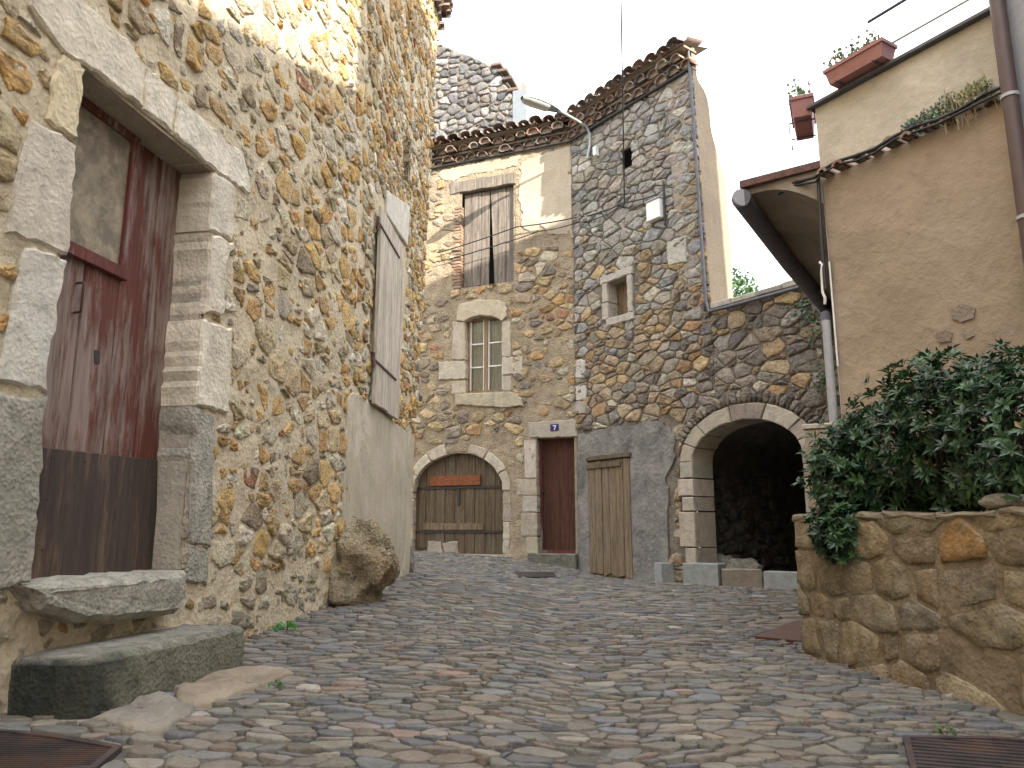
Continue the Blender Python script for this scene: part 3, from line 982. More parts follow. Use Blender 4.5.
fs.append(tuple(reversed([3 * n + i for i in range(n)])))
scol = []
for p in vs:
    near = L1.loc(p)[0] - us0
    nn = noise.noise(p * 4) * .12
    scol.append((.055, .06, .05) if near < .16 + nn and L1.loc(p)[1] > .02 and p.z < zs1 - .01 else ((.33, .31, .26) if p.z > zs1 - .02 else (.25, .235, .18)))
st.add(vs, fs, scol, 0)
tag(st.build('stone_step', M['step']), 'thick mossy stone step with a dark wet end, below the worn red door', 'step')

rs = random.Random(9)
slab_lab = ['orange brown slab at the right foot of the mossy step', 'pale flat slab in front of the mossy step near the metal cover']
for lab, px, colr in ((slab_lab[0], [(165, 690), (243, 669), (300, 676), (262, 690), (205, 712), (180, 710)], (.235, .185, .135)), (slab_lab[1], [(85, 726), (160, 697), (182, 712), (200, 716), (165, 738), (120, 738)], (.21, .19, .16))):
    q = ccw(gpoly(px)); q = resample(q, .08)
    m_ = MB(); stone(m_, GP3, q, .035, colr, rs, 0, .9, 0, .2, .9, -.05, .1)
    tag(m_.build('kerb_slab', M['limestone_attr']), lab, 'stone slab', 'flat slabs at the foot of the step')

def boulder(name, label, c, rad, mat, seed, cat='boulder', amp=.28, freq=1.6, sub=4, group=None):
    bm = bmesh.new()
    bmesh.ops.create_icosphere(bm, subdivisions=sub, radius=1)
    o = Vector((seed * 3.1, seed * 1.7, 0))
    for v in bm.verts:
        p = v.co.copy()
        d = noise.fractal(p * freq + o, 1.0, 2.1, 5) * amp
        cellv = noise.voronoi(p * freq * 1.2 + o)[0][0] * amp * .9
        q = p * (1 + d - cellv)
        v.co = Vector((q.x * rad[0], q.y * rad[1], q.z * rad[2]))
    me = bpy.data.meshes.new(name); bm.to_mesh(me); bm.free()
    for p in me.polygons: p.use_smooth = True
    me.materials.append(mat)
    at = me.color_attributes.new('Col', 'FLOAT_COLOR', 'POINT')
    at.data.foreach_set('color', [.26, .24, .18, 1] * len(me.vertices))
    ob = bpy.data.objects.new(name, me); C.objects.link(ob); ob.location = c
    return tag(ob, label, cat, group)
gb = ghit(365, 602)
boulder('guard_boulder', 'big rough ochre boulder against the left wall beside the pale rendered patch', (gb.x - .14, gb.y - .02, gb.z + .28), (.47, .46, .50), M['boulder'], 2, sub=5, amp=.30)
gb = ghit(407, 573)
boulder('corner_stone', 'small mossy stone lump at the far corner of the left house', (gb.x - .06, gb.y, gb.z + .12), (.17, .2, .32), M['step'], 5, amp=.2)

# ------------------------------------------------------------------ house no 7
zE = (F1.uv(437, 167)[1] + F1.uv(583, 137)[1]) / 2
h7 = thing('stone_house', 'cream and brown stone house with number 7 door and arched cellar door, in the middle', 'house', F1.P(2.5, .45))
upw = F1.poly([(461, 193), (513, 184), (514, 282), (462, 287)])
low = F1.poly([(465, 318), (502, 315), (503, 391), (466, 393)])
d7 = F1.poly([(536.5, 438), (575.5, 437), (574, 553), (538, 554)])
gb_ = [F1.uv(413, 556), F1.uv(503, 558)]
def rect(p):
    us = sorted(a for a, b in p); v_ = sorted(b for a, b in p)
    return [((us[0] + us[1]) / 2, (v_[0] + v_[1]) / 2), ((us[2] + us[3]) / 2, (v_[0] + v_[1]) / 2), ((us[2] + us[3]) / 2, (v_[2] + v_[3]) / 2), ((us[0] + us[1]) / 2, (v_[2] + v_[3]) / 2)]
upw, low, d7 = rect(upw), rect(low), rect(d7)
ga, gb2 = F1.uv(413, 520)[0], F1.uv(503, 520)[0]
gsp = F1.uv(458, 492)[1]; gtop = F1.uv(458, 453)[1]
gz0 = .35
def arch_poly(a, b, z0, zs, zt, n=14):
    c = (a + b) / 2; rx = (b - a) / 2; rz = zt - zs
    return [(a, z0), (b, z0)] + [(c + rx * math.cos(math.pi * k / n), zs + rz * math.sin(math.pi * k / n)) for k in range(n + 1)]
garage = arch_poly(ga, gb2, gz0, gsp, gtop)
mb = MB()
flat_wall(mb, F1, [(-1, -.3), (U_F1, -.3), (U_F1, zE + .2), (-1, zE + .2)], [upw, low, d7, garage])
vpl = F1.uv(500, 430)[1]
def cover7(u, v):
    c = .2 + .4 * noise.noise(Vector((u * .9, v * .9, 1)))
    uu = u / U_F1
    if v > F1.uv(540, 250)[1] and uu > .72: c += .62
    elif v > F1.uv(540, 200)[1]: c += .35
    elif v > F1.uv(500, 300)[1]: c += .12
    if v < vpl and u < d7[0][0] - .1: c += .55
    return min(.97, max(.0, c))
pads = [hull(F1.poly(p)) for p in ([(445, 168), (520, 160), (520, 196), (445, 205)], [(450, 300), (510, 297), (514, 406), (450, 408)], [(524, 418), (580, 417), (578, 560), (524, 560)])]
ring = arch_poly(ga - .18, gb2 + .18, gz0, gsp, gtop + .2)
masonry(mb, F1, [(.6, -.1), (U_F1, -.1), (U_F1, zE), (.6, zE)], [upw, low, d7, ring] + pads, .215, .14, .026, P_MID, .030, 31, cover7, .8, .14, .44, 1, .08, .74, weight=.6)
mortar(mb, F1, .3, U_F1, -.1, zE, [upw, low, d7, garage], .05, .016)
# side joints: return wall into depth
mb.build('wall', [M['rubble_far'], M['mortar_mid']], h7)
# cream render, flaking, top right
def frayed(poly, amp, seg, seed):
    q = resample(ccw(poly), seg); o = Vector((seed, seed * .7, 0)); out = []
    for a_, b_ in q:
        p3 = Vector((a_, b_, 0)) + o
        out.append((a_ + amp * (noise.noise(p3 * 2.5) + .6 * noise.noise(p3 * 7) + .35 * noise.noise(p3 * 17)), b_ + amp * (noise.noise(p3 * 2.5 + Vector((9, 9, 9))) + .6 * noise.noise(p3 * 7 + Vector((5, 5, 5))) + .35 * noise.noise(p3 * 17 + Vector((3, 3, 3))))))
    return out
for px, sd in (([(522, 160), (581, 146), (580, 212), (574, 234), (560, 236), (541, 228), (531, 235), (521, 222), (519, 190)], 1), ([(441, 170), (520, 155), (519, 166), (470, 175), (452, 182), (441, 180)], 2)):
    mb = MB()
    mb.prism(F1, [(min(a_, U_F1 - .02), b_) for a_, b_ in frayed(F1.poly(px), .10, .035, sd)], -.01, .017, (1, 1, 1), 0, .006)
    mb.build('render_patch', M['cream_render'], h7)
# upper window: lintel beam, brick jamb, shutters
mb = MB(); mb.prism(F1, F1.poly([(451, 183), (516, 172), (516, 183.5), (451, 195)]), -.25, .03, bevel=.012, jit=.012, seg=.15); mb.build('timber_lintel', M['grey_wood'], h7)
mb = MB()
zb0, zb1 = upw[0][1], upw[2][1] - .35
k = 0; z = zb0
while z < zb1:
    mb.fbox(F1, upw[0][0] - (.2 if k % 2 else .16), upw[0][0] - .002, z, z + .055, -.2, .02, pick([(1, (.30, .19, .13)), (1, (.34, .24, .17)), (1, (.28, .21, .155))], random), bevel=.008); z += .068; k += 1
mb.build('brick_jamb', M['brick'], h7)
MB().fbox(F1, upw[0][0] - .05, upw[1][0] + .05, upw[0][1] - .05, upw[2][1] + .05, -.6, -.45).build('shade_panel', M['inner_shade'], h7)
um = (upw[0][0] + upw[1][0]) / 2
for s, (a, b) in enumerate(((upw[0][0] + .02, um + .02), (um + .03, upw[1][0] - .02))):
    mb = MB()
    nb = 3
    for i in range(nb):
        q0 = a + (b - a) * i / nb + .004; q1 = a + (b - a) * (i + 1) / nb - .004
        lean = (-.05 if s == 0 else .10) if (s == 0 and i == nb - 1) or (s == 1 and i == 0) else 0
        lo = q0 + (.10 if s == 1 and i == 0 else 0); hi = q1 - (.02 if s == 0 and i == nb - 1 else 0)
        mb.prism(F1, [(lo, upw[0][1] + .01 + random.uniform(0, .03)), (hi, upw[0][1] + .01 + random.uniform(0, .03)), (q1, upw[2][1] - .02), (q0, upw[2][1] - .02)], -.12, -.085 + random.uniform(-.006, .006), bevel=.006)
    mb.build('shutter', M['grey_wood'], h7)
# lower window
for nm, px, w1_, col in (
    ('lintel', [(457, 313), (460, 305), (475, 300.5), (495, 300), (507, 303), (507, 317), (503, 321), (495, 317), (483, 315.5), (472, 318), (465, 322), (457, 321)], .05, (.52, .44, .32)),
    ('jamb_block', [(453, 322), (465, 322), (466, 360), (452, 360)], .02, (.50, .43, .33)),
    ('jamb_block', [(439, 362), (466, 361), (466, 379), (439, 380)], .03, (.52, .46, .36)),
    ('jamb_block', [(452, 381), (466, 380), (466, 393), (452, 394)], .02, (.50, .43, .33)),
    ('jamb_block', [(502, 321), (511, 321), (511, 357), (502, 357)], .02, (.50, .44, .34)),
    ('jamb_block', [(503, 358), (523, 357), (523, 374), (503, 375)], .03, (.52, .46, .36)),
    ('jamb_block', [(503, 376), (512, 376), (512, 391), (503, 391)], .02, (.48, .42, .33)),
    ('sill', [(456, 394), (512, 392), (522, 398), (524, 406), (505, 408), (456, 405)], .06, (.46, .40, .29)),
):
    each(nm, M['limestone_attr'], h7, [(F1.poly(px), -.25, w1_, col, .014, .012, .06)], F1)
W7 = -.13
a, b, z0, z1 = low[0][0], low[1][0], low[0][1], low[2][1]
win = MB(); um = (a + b) / 2
for q0, q1 in ((a, a + .05), (um - .045, um + .045), (b - .04, b)):
    win.fbox(F1, q0, q1, z0, z1 + .05, W7 - .05, W7 + .03, bevel=.006)
win.fbox(F1, a + .05, um - .045, z0, z0 + .06, W7 - .05, W7 + .02); win.fbox(F1, um + .045, b - .04, z0, z0 + .06, W7 - .05, W7 + .02)
win.fbox(F1, a + .05, um - .045, z1 - .05, z1 + .04, W7 - .05, W7 + .02); win.fbox(F1, um + .045, b - .04, z1 - .05, z1 + .04, W7 - .05, W7 + .02)
wo = win.build('window', M['frame_wood'], h7)
bars = MB()
for q0, q1 in ((a + .05, um - .045), (um + .045, b - .04)):
    for k in (1, 2):
        zz = z0 + .06 + (z1 - z0 - .11) * k / 3
        bars.fbox(F1, q0, q1, zz - .012, zz + .012, W7 - .02, W7 + .012)
    bars.fbox(F1, q0, q0 + .022, z0 + .06, z1 - .05, W7 - .02, W7 + .010); bars.fbox(F1, q1 - .022, q1, z0 + .06, z1 - .05, W7 - .02, W7 + .010)
bars.build('glazing_bars', M['white'], wo)
MB().fbox(F1, a + .05, b - .04, z0 + .06, z1 - .05, W7 - .03, W7 - .026).build('pane', M['glass'], wo)
cu = MB()
n = 40
vs = []
for k in range(n + 1):
    uu = a + (b - a) * k / n
    ww = -.23 + .018 * math.sin(k * 1.9) + .01 * math.sin(k * .7)
    vs += [F1.P(uu, z0, ww), F1.P(uu, z1, ww)]
cu.add(vs, [(2 * k, 2 * k + 2, 2 * k + 3, 2 * k + 1) for k in range(n)], (1, 1, 1), 0, True)
cu.build('curtain', M['curtain'], wo)
MB().fbox(F1, a - .1, b + .1, z0 - .1, z1 + .1, -.7, -.6).build('shade_panel', M['inner_shade'], h7)
MB().fbox(F1, -.5, U_F1 - .1, -.3, zE, -1.0, -.9).build('dark_backing', M['inner_shade'], h7)  # added unseen backing, keeps sky from showing through the joints
# putlog hole: a flat dark plate stands for the shade in it
MB().prism(F1, F1.poly([(419, 385), (424, 385), (424, 403), (419, 403)]), -.01, .006, bevel=.003).build('putlog_hole', M['iron'], h7)
# arched cellar door with its stone ring
mb = MB()
c = (ga + gb2) / 2; rx = (gb2 - ga) / 2; rz = gtop - gsp
cuts = [0, .45, .95, 1.35, 1.8, 2.2, 2.7, math.pi]
rv = random.Random(4)
for i in range(len(cuts) - 1):
    t0, t1 = cuts[i] + .015, cuts[i + 1] - .015
    th = rv.uniform(.15, .24)
    if i == 3: continue
    q = [(c + rx * math.cos(t0 + (t1 - t0) * k / 4), gsp + rz * math.sin(t0 + (t1 - t0) * k / 4)) for k in range(5)]
    q += [(c + (rx + th) * math.cos(t1 + (t0 - t1) * k / 4), gsp + (rz + th) * math.sin(t1 + (t0 - t1) * k / 4)) for k in range(5)]
    each('arch_stone', M['limestone_attr'], h7, [(q, -.25, .025, pick([(1, (.52, .46, .38)), (1, (.48, .42, .34))], rv), .012, .014, .06)], F1)
for (x_, s_) in ((ga, -1), (gb2, 1)):
    z = gz0
    while z < gsp - .1:
        hh = rv.uniform(.22, .34); wd = rv.uniform(.14, .2)
        each('jamb_block', M['limestone_attr'], h7, [([(x_, z), (x_ + s_ * wd, z), (x_ + s_ * wd, min(gsp, z + hh) - .012), (x_, min(gsp, z + hh) - .012)], -.25, .012, pick([(1, (.42, .36, .28)), (1, (.38, .33, .27))], rv), .012, .012, .06)], F1)
        z += hh
gd = MB()
np_ = 9
zlow = F1.uv(458, 556)[1]
for i in range(np_):
    a0 = ga + (gb2 - ga) * i / np_; a1 = ga + (gb2 - ga) * (i + 1) / np_
    zt0 = [gsp + rz * math.sqrt(max(0, 1 - ((q - c) / rx) ** 2)) + .03 for q in (a0, (a0 + a1) / 2, a1)]
    zb_ = zlow + (.16 if i < 4 else .02) + rv.uniform(-.02, .02)
    gd.prism(F1, [(a0 + .003, zb_), (a1 - .003, zb_), (a1 - .003, zt0[2]), ((a0 + a1) / 2, zt0[1]), (a0 + .003, zt0[0])], -.16, -.115 + rv.uniform(-.006, .006), bevel=.006)
gdo = gd.build('cellar_door', M['brown_wood'], h7)
for y_ in (487.5, 531.5):
    zz = F1.uv(458, y_, -.1)[1]
    MB().fbox(F1, ga - .06, gb2 + .02, zz - .025, zz + .025, -.112, -.095, bevel=.004).build('iron_strap', M['iron'], gdo)
p = F1.poly([(429.5, 476), (480, 475), (480, 485), (429.5, 486)], -.07)
MB().prism(F1, p, -.112, -.07, bevel=.006).build('orange_board', M['orange_board'], gdo)
p = F1.poly([(423, 523), (483, 523.5), (483, 530), (423, 530)], -.08)
MB().prism(F1, p, -.112, -.085, bevel=.006).build('rail_board', M['tan_wood'], gdo)
p = F1.poly([(457, 488), (459.5, 488), (459.5, 505), (457, 505)], -.09)
MB().prism(F1, p, -.112, -.09, bevel=.003).build('bolt', M['iron'], gdo)
mb = MB()
mb.fbox(F1, ga - .1, gb2 + .1, .1, zlow + .17, -.4, -.2)
for px in ([(428, 541), (441, 541), (443, 553), (426, 553)], [(442, 543), (457, 541), (458, 553), (444, 554)]):
    mb.prism(F1, F1.poly(px, -.1), -.25, -.1, bevel=.02, jit=.01, seg=.08)
mb.prism(F1, F1.poly([(445, 553.5), (503, 555), (503, 559), (445, 558)], .03), -.2, .03, bevel=.01)
for k_ in range(len(mb.c)): mb.c[k_] = (.34, .30, .24)
mb.build('threshold_stones', M['limestone_attr'], h7)
# door 7
W = -.2
mb = MB()
mb.fbox(F1, d7[0][0], d7[1][0], d7[0][1], d7[2][1], W - .05, W)
for k in (.25, .5, .75):
    uu = d7[0][0] + (d7[1][0] - d7[0][0]) * k
    mb.fbox(F1, uu - .006, uu + .006, d7[0][1], d7[2][1], W, W + .006)
d7o = mb.build('door', M['maroon'], h7)
fr_ = MB()
fr_.fbox(F1, d7[0][0], d7[0][0] + .04, d7[0][1], d7[2][1], W, W + .05); fr_.fbox(F1, d7[1][0] - .04, d7[1][0], d7[0][1], d7[2][1], W, W + .05)
fr_.fbox(F1, d7[0][0] + .04, d7[1][0] - .04, d7[0][1], d7[0][1] + .06, W, W + .04)
fr_.build('door_frame', M['red_frame'], d7o)
hb = F1.uv(541, 492, W)
MB().tube([F1.P(hb[0] + .05, hb[1], W), F1.P(hb[0] + .05, hb[1], W + .06)], .03, n=10).build('knob', M['iron'], d7o)
each('lintel', M['limestone_attr'], h7, [(F1.poly([(528, 423), (577, 419), (578, 436.5), (530, 438)]), -.28, .03, (.42, .37, .30), .015, .010, .08)], F1)
for px in ([(524, 440), (536, 440), (536, 478), (525, 478)], [(517, 479), (536.5, 479), (537, 495), (517, 495)], [(523, 496), (537, 496), (537.5, 512), (523, 512)], [(521, 513), (537.5, 513), (538, 536), (521, 536)], [(526, 537), (538, 537), (538, 556), (526, 556)]):
    each('jamb_block', M['limestone_attr'], h7, [(F1.poly(px), -.28, .012, pick([(1, (.44, .38, .30)), (1, (.48, .42, .34)), (1, (.38, .33, .27))], rv), .012, .010, .06)], F1)
MB().prism(F1, F1.poly([(527, 553), (576, 554), (576, 572), (527, 572)], .12), -.3, .12, (.20, .19, .155), bevel=.02, jit=.006, seg=.1).build('doorstep', M['step'], h7)
eave(h7, F1, .3, U_F1 + .05, zE, 2, .27, .165, .13, 33)
MB().tube([F1.P(.5, zE - .07, .05), F1.P(2, zE - .05, .05), F1.P(U_F1, zE - .06, .05)], .022, n=6).build('eave_cable', M['black'], h7)
# number plate
npt = thing('number_plate', 'small blue enamel plate with a white 7 on the lintel', 'number plate', F1.P(*F1.uv(554.5, 431), .035))
cpt = F1.uv(554.5, 427.5, .035)
MB().fbox(F1, cpt[0] - .085, cpt[0] + .085, cpt[1] - .065, cpt[1] + .065, .031, .04, bevel=.003).build('plate', M['enamel_blue'], npt)
dg = MB()
for q in ([(-.032, .042), (.034, .042), (.034, .026), (-.032, .026)], [(.014, .026), (.034, .026), (.004, -.045), (-.016, -.045)]):
    dg.prism(F1, [(cpt[0] + a_, cpt[1] + b_) for a_, b_ in q], .04, .0425)
dg.build('digit', M['white'], npt)

# ------------------------------------------------------------------ tower house with the arch
tw = thing('stone_house', 'narrow grey rubble stone tower house with plank door, joined to the arched wall', 'house', F2.P(1.5, .25))
uT0 = F2.uv(693, 80)[0]; uT1 = F2.uv(711, 300)[0]
zC0 = F2.uv(713, 309)[1]; zC1 = F2.uv(838, 276)[1]
zCop = (zC0 + zC1) / 2
uEnd = F2.uv(860, 400)[0] + 1.2
sw = rect(F2.poly([(609, 284), (629, 276), (629, 312), (610, 318)]))
slot = rect(F2.poly([(622, 151), (632, 147), (632, 166), (622, 169)]))
pdoor = rect(F2.poly([(588.5, 461), (632, 458), (633.5, 578), (592, 574)]))
aL = F2.uv(696, 500)[0]; aR = F2.uv(807, 500)[0]
aSp = F2.uv(697, 462)[1]; aTop = F2.uv(752, 419)[1]
pd0 = pdoor[0][1] - .15
pdoor = [(pdoor[0][0], pd0), (pdoor[1][0], pd0), pdoor[2], pdoor[3]]
archp = arch_poly(aL, aR, -.2, aSp, aTop)
zT = zE + .1
mb = MB()
flat_wall(mb, F2, [(0, -.5), (uEnd, -.5), (uEnd, zCop), (uT1, zCop), (uT0, zT), (0, zT)], [sw, slot, pdoor, archp])
rvz = F2.uv(630, 425)[1]
ren = hull(F2.poly([(576, 432), (640, 423), (668, 419), (679, 450), (672, 470), (668, 590), (576, 590)]))
ringF2 = arch_poly(aL - .30, aR + .30, -.2, aSp, aTop + .32)
wpad = hull(F2.poly([(600, 284), (636, 266), (636, 314), (602, 324)]))
def palT(u, v, r):
    f = (v - rvz) / (zT - rvz)
    if u > uT1 - .15 + .3 * noise.noise(Vector((u, v, 4))) and v > aSp:
        return pick(P_DARK if r.random() < .75 else P_TOW_LO, r)
    return pick(P_TOW_UP if f + r.uniform(-.25, .25) > .42 else P_TOW_LO, r)
HT = [sw, slot, pdoor, ringF2, wpad, ren]
masonry(mb, F2, [(.02, -.1), (uT1, -.1), (uT1, zCop), (uT0, zT), (.02, zT)], HT, .215, .13, .018, palT, .034, 41, None, .8, .16, .44, 1, .09, .76, weight=.6)
mortar(mb, F2, 0.01, uT1, -.1, zT, [sw, slot, pdoor, archp], .05, .016, umax=lambda v: uT1 if v < zCop else uT1 + (uT0 - uT1) * (v - zCop) / (zT - zCop))
masonry(mb, F2, [(uT1 + .005, -.1), (uEnd, -.1), (uEnd, zCop), (uT1 + .005, zCop)], HT, .23, .135, .018, palT, .036, 42, None, .8, .16, .44, 1, .09, .76, weight=.6)
mortar(mb, F2, uT1, uEnd, -.1, zCop, [archp], .05, .016)
# body behind: end faces so the walls have thickness
for fr_, u_ in ((F2, uEnd),):
    mb.add([F2.P(u_, -.5, 0), F2.P(u_, -.5, -.5), F2.P(u_, zCop, -.5), F2.P(u_, zCop, 0)], [(0, 1, 2, 3)], (1, 1, 1), 1)
mb.add([F2.P(uT1, zCop, 0), F2.P(uEnd, zCop, 0), F2.P(uEnd, zCop, -.5), F2.P(uT1, zCop, -.5)], [(0, 1, 2, 3)], (1, 1, 1), 1)
mb.add([F2.P(uT1, zCop - 1, -.5), F2.P(uT1, zCop, -.5), F2.P(uEnd, zCop, -.5), F2.P(uEnd, zCop - 1, -.5)], [(0, 1, 2, 3)], (1, 1, 1), 1)
mb.build('wall', [M['rubble_far'], M['mortar_tower']], tw)
# quoins at the left edge
each('corner_block', M['limestone_attr'], tw, [(F2.poly(px), -.1, .05, pick([(1, (.42, .39, .34)), (1, (.36, .33, .29))], rv), .015, .012, .06) for px in ([(577, 360), (587, 360), (587, 378), (577, 378)], [(577, 386), (588, 385), (588, 400), (577, 401)], [(577, 402), (588, 401), (588, 414), (577, 414)], [(668, 243), (688, 236), (688, 262), (669, 266)])], F2)
# broken end wall of the tower: its own frame, seen on the right
TE = Frame(*F2.P(uT1, 0)[:2], .798, .603)
TE.n = Vector((.603, -.798, 0))
def te(px, py): return TE.uv(px, py)
ed = [te(712, 306), te(734, 297), te(733, 240), te(731, 200), te(729, 172), te(722, 150), te(717, 128), te(716, 108), te(713, 90), te(704, 75), te(696, 62), te(690, 70)]
mb = MB()
sgap = 0.0
zsteps = sorted(set([zCop - .02] + [b for a, b in ed] + [zE + .35]))
right = sorted([(b, a) for a, b in ed[1:11]])
def right_u(z):
    for i in range(len(right) - 1):
        if right[i][0] <= z <= right[i + 1][0]:
            k = (z - right[i][0]) / max(1e-6, right[i + 1][0] - right[i][0])
            return right[i][1] + (right[i + 1][1] - right[i][1]) * k
    return right[0][1] if z < right[0][0] else right[-1][1]
zz = np.linspace(zCop - .02, zT + .45, 40)
vs = []
for z in zz:
    lean = (uT0 - uT1) * (z - zCop) / (zT - zCop)
    b0 = F2.P(uT1 + lean, z, .02)
    wd = max(.12, right_u(z)) + random.uniform(-.015, .015)
    vs += [b0 + F2.n * -.02, b0 + TE.t * wd, b0 + TE.t * wd - F2.t * .6, b0 - F2.t * .6]
fs = []
for k in range(len(zz) - 1):
    for i in range(4):
        fs.append((4 * k + i, 4 * k + (i + 1) % 4, 4 * k + 4 + (i + 1) % 4, 4 * k + 4 + i))
fs.append(tuple(4 * (len(zz) - 1) + i for i in range(4)))
mb.add(vs, fs, (1, 1, 1), 0)
mb.build('broken_end_wall', M['end_render'], tw)
# cement render low on the wall
mb = MB()
rp = F2.poly([(577, 436), (600, 428), (640, 424), (666, 419), (676, 438), (678, 455), (668, 475), (668, 520), (664, 590), (577, 590)])
rp = [(max(a, .01), b) for a, b in rp]
tail = [(b, a_) for b, a_ in [(pdoor[1][0] + .0, -.2), (pdoor[1][0], pdoor[2][1] + .08), (pdoor[0][0], pdoor[2][1] + .08), (pdoor[0][0], -.2)]]
rtop = frayed(rp[:-1] , .05, .05, 4)
rtop = [(max(a_, .012), b_) for a_, b_ in ccw(rp)]
upper = [q for q in rp if q[1] > .6]
o4 = Vector((4, 2, 0))
top_edge = []
for k in range(len(upper) - 1):
    for m_ in range(6):
        a_, b_ = upper[k][0] + (upper[k + 1][0] - upper[k][0]) * m_ / 6, upper[k][1] + (upper[k + 1][1] - upper[k][1]) * m_ / 6
        nn = noise.noise(Vector((a_, b_, 0)) * 3 + o4) + .5 * noise.noise(Vector((a_, b_, 0)) * 9 + o4)
        top_edge.append((max(.012, a_ + .10 * nn), b_ + .10 * nn))
conc = [(.012, -.2)] + top_edge + [(upper[-1][0], -.2)] + tail
mb.prism(F2, conc, -.02, .033, (1, 1, 1), 0, .005)
mb.build('render_patch', M['grey_render'], tw)
MB().fbox(F2, .0, uT0 - .7, aTop + .6, zT - .3, -.58, -.5).build('dark_backing', M['inner_shade'], tw)  # dark sheets added behind the tower wall to block the sky
MB().fbox(F2, .0, aL - .5, -.3, aTop + .6, -.58, -.5).build('dark_backing', M['inner_shade'], tw)
# small window with stone frame
mb = MB()
a, b, z0, z1 = sw[0][0], sw[1][0], sw[0][1], sw[2][1]
for q in ((a - .16, a, z0 - .02, z0 + .3), (a - .14, a, z0 + .31, z1 + .01), (b, b + .12, z0 - .02, z1 + .01), (a - .2, b + .15, z1 + .015, z1 + .16), (a - .05, b + .16, z0 - .17, z0 - .025)):
    each('window_block', M['limestone_attr'], tw, [([(q[0], q[2]), (q[1], q[2]), (q[1], q[3]), (q[0], q[3])], -.3, .06, (.42, .38, .32), .015, .010, .07)], F2)
MB().fbox(F2, a - .02, b + .02, z0 - .02, z1 + .02, -.26, -.2).build('window_board', M['tan_wood'], tw)
MB().fbox(F2, slot[0][0] - .05, slot[1][0] + .05, slot[0][1] - .3, slot[2][1] + .45, -.49, -.44).build('shade_panel', M['inner_shade'], tw)
# plank door
mb = MB()
a, b, z0, z1 = pdoor[0][0], pdoor[1][0], pdoor[0][1], pdoor[2][1]
for i in range(6):
    q0 = a + (b - a) * i / 6; q1 = a + (b - a) * (i + 1) / 6
    mb.prism(F2, [(q0 + .004, z0 + rv.uniform(.12, .2)), (q1 - .004, z0 + rv.uniform(.12, .2)), (q1 - .004, z1 - rv.uniform(.0, .02)), (q0 + .004, z1 - rv.uniform(.0, .02))], .0, .035 + rv.uniform(-.006, .006), bevel=.007)
mb.fbox(F2, a, b, z0, z1, -.06, -.002)
pdr = mb.build('plank_door', M['tan_wood'], tw)
MB().fbox(F2, a - .03, a + (b - a) * .8, z1 - .14, z1 - .06, .037, .07, bevel=.006).build('batten', M['brown_wood'], pdr)
MB().fbox(F2, a - .02, b + .04, z1 + .005, z1 + .07, -.1, .08, bevel=.01).build('timber_lintel', M['brown_wood'], tw)
# arch stones
mb = MB()
c = (aL + aR) / 2; rx = (aR - aL) / 2; rz = aTop - aSp
cuts = [0, .30, .62, 1.2, 1.75, 2.35, 2.75, math.pi]
for i in range(len(cuts) - 1):
    t0, t1 = cuts[i] + .008, cuts[i + 1] - .008
    th = .25
    q = [(c + rx * math.cos(t0 + (t1 - t0) * k / 5), aSp + rz * math.sin(t0 + (t1 - t0) * k / 5)) for k in range(6)]
    q += [(c + (rx + th) * math.cos(t1 + (t0 - t1) * k / 5), aSp + (rz + th) * math.sin(t1 + (t0 - t1) * k / 5)) for k in range(6)]
    each('arch_stone', M['limestone_attr'], tw, [(q, -.45, .06, pick([(1, (.36, .31, .25)), (1, (.31, .27, .22)), (1, (.33, .28, .22))], rv), .015, .008, .1)], F2)
jb = []
zz = F2.uv(690, 563)[1]
for y0_, y1_, wl in ((563, 548, .22), (547, 512, .32), (511, 497, .24), (496, 479, .32), (478, 462, .26)):
    za, zb_ = F2.uv(690, y0_)[1] + .001, F2.uv(690, y1_)[1] - .001
    jb.append(([(aL - wl, za), (aL, za), (aL, zb_), (aL - wl, zb_)], -.45, .06, pick([(1, (.36, .32, .26)), (1, (.32, .28, .23)), (1, (.40, .35, .28))], rv), .015, .004, .1))
z = -.1
while z < aSp:
    jb.append(([(aR, z), (aR + .28, z), (aR + .28, min(aSp, z + .34) - .01), (aR, min(aSp, z + .34) - .01)], -.45, .05, (.34, .29, .23), .015, .006, .1))
    z += .34
jb.append(([(aL - .25, -.3), (aL - .02, -.3), (aL - .02, zz - .01), (aL - .25, zz - .01)], -.45, .08, (.33, .29, .24), .03, .01, .1))
each('jamb_block', M['limestone_attr'], tw, jb, F2)
# thin rubble ring above the arch
mb = MB()
t = .35
while t < 2.75:
    dt = rv.uniform(.06, .1); h_ = rv.uniform(.13, .2)
    q = [(c + (rx + r_) * math.cos(tt), aSp + (rz + r_) * math.sin(tt)) for r_, tt in ((.265, t + .006), (.265 + h_, t + .006), (.265 + h_, t + dt - .006), (.265, t + dt - .006))]
    stone(mb, F2.P, ccw(q), .06, pick(P_DARK + [(30, (.28, .24, .19))], rv), rv, 0, .4, 1, .25)
    t += dt
mb.build('relieving_arch', M['rubble_far'], tw)
# vault behind the arch
mb = MB()
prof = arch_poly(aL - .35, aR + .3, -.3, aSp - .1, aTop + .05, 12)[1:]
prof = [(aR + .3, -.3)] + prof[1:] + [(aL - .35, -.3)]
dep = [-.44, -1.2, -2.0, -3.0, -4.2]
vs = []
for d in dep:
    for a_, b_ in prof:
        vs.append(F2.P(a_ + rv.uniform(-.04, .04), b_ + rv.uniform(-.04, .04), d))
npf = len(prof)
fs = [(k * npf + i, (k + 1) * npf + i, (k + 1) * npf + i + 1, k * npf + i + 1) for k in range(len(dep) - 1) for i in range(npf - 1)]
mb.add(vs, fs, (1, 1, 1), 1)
mb.add([F2.P(a_, b_, -4.2) for a_, b_ in prof], [tuple(range(npf))], (1, 1, 1), 1)
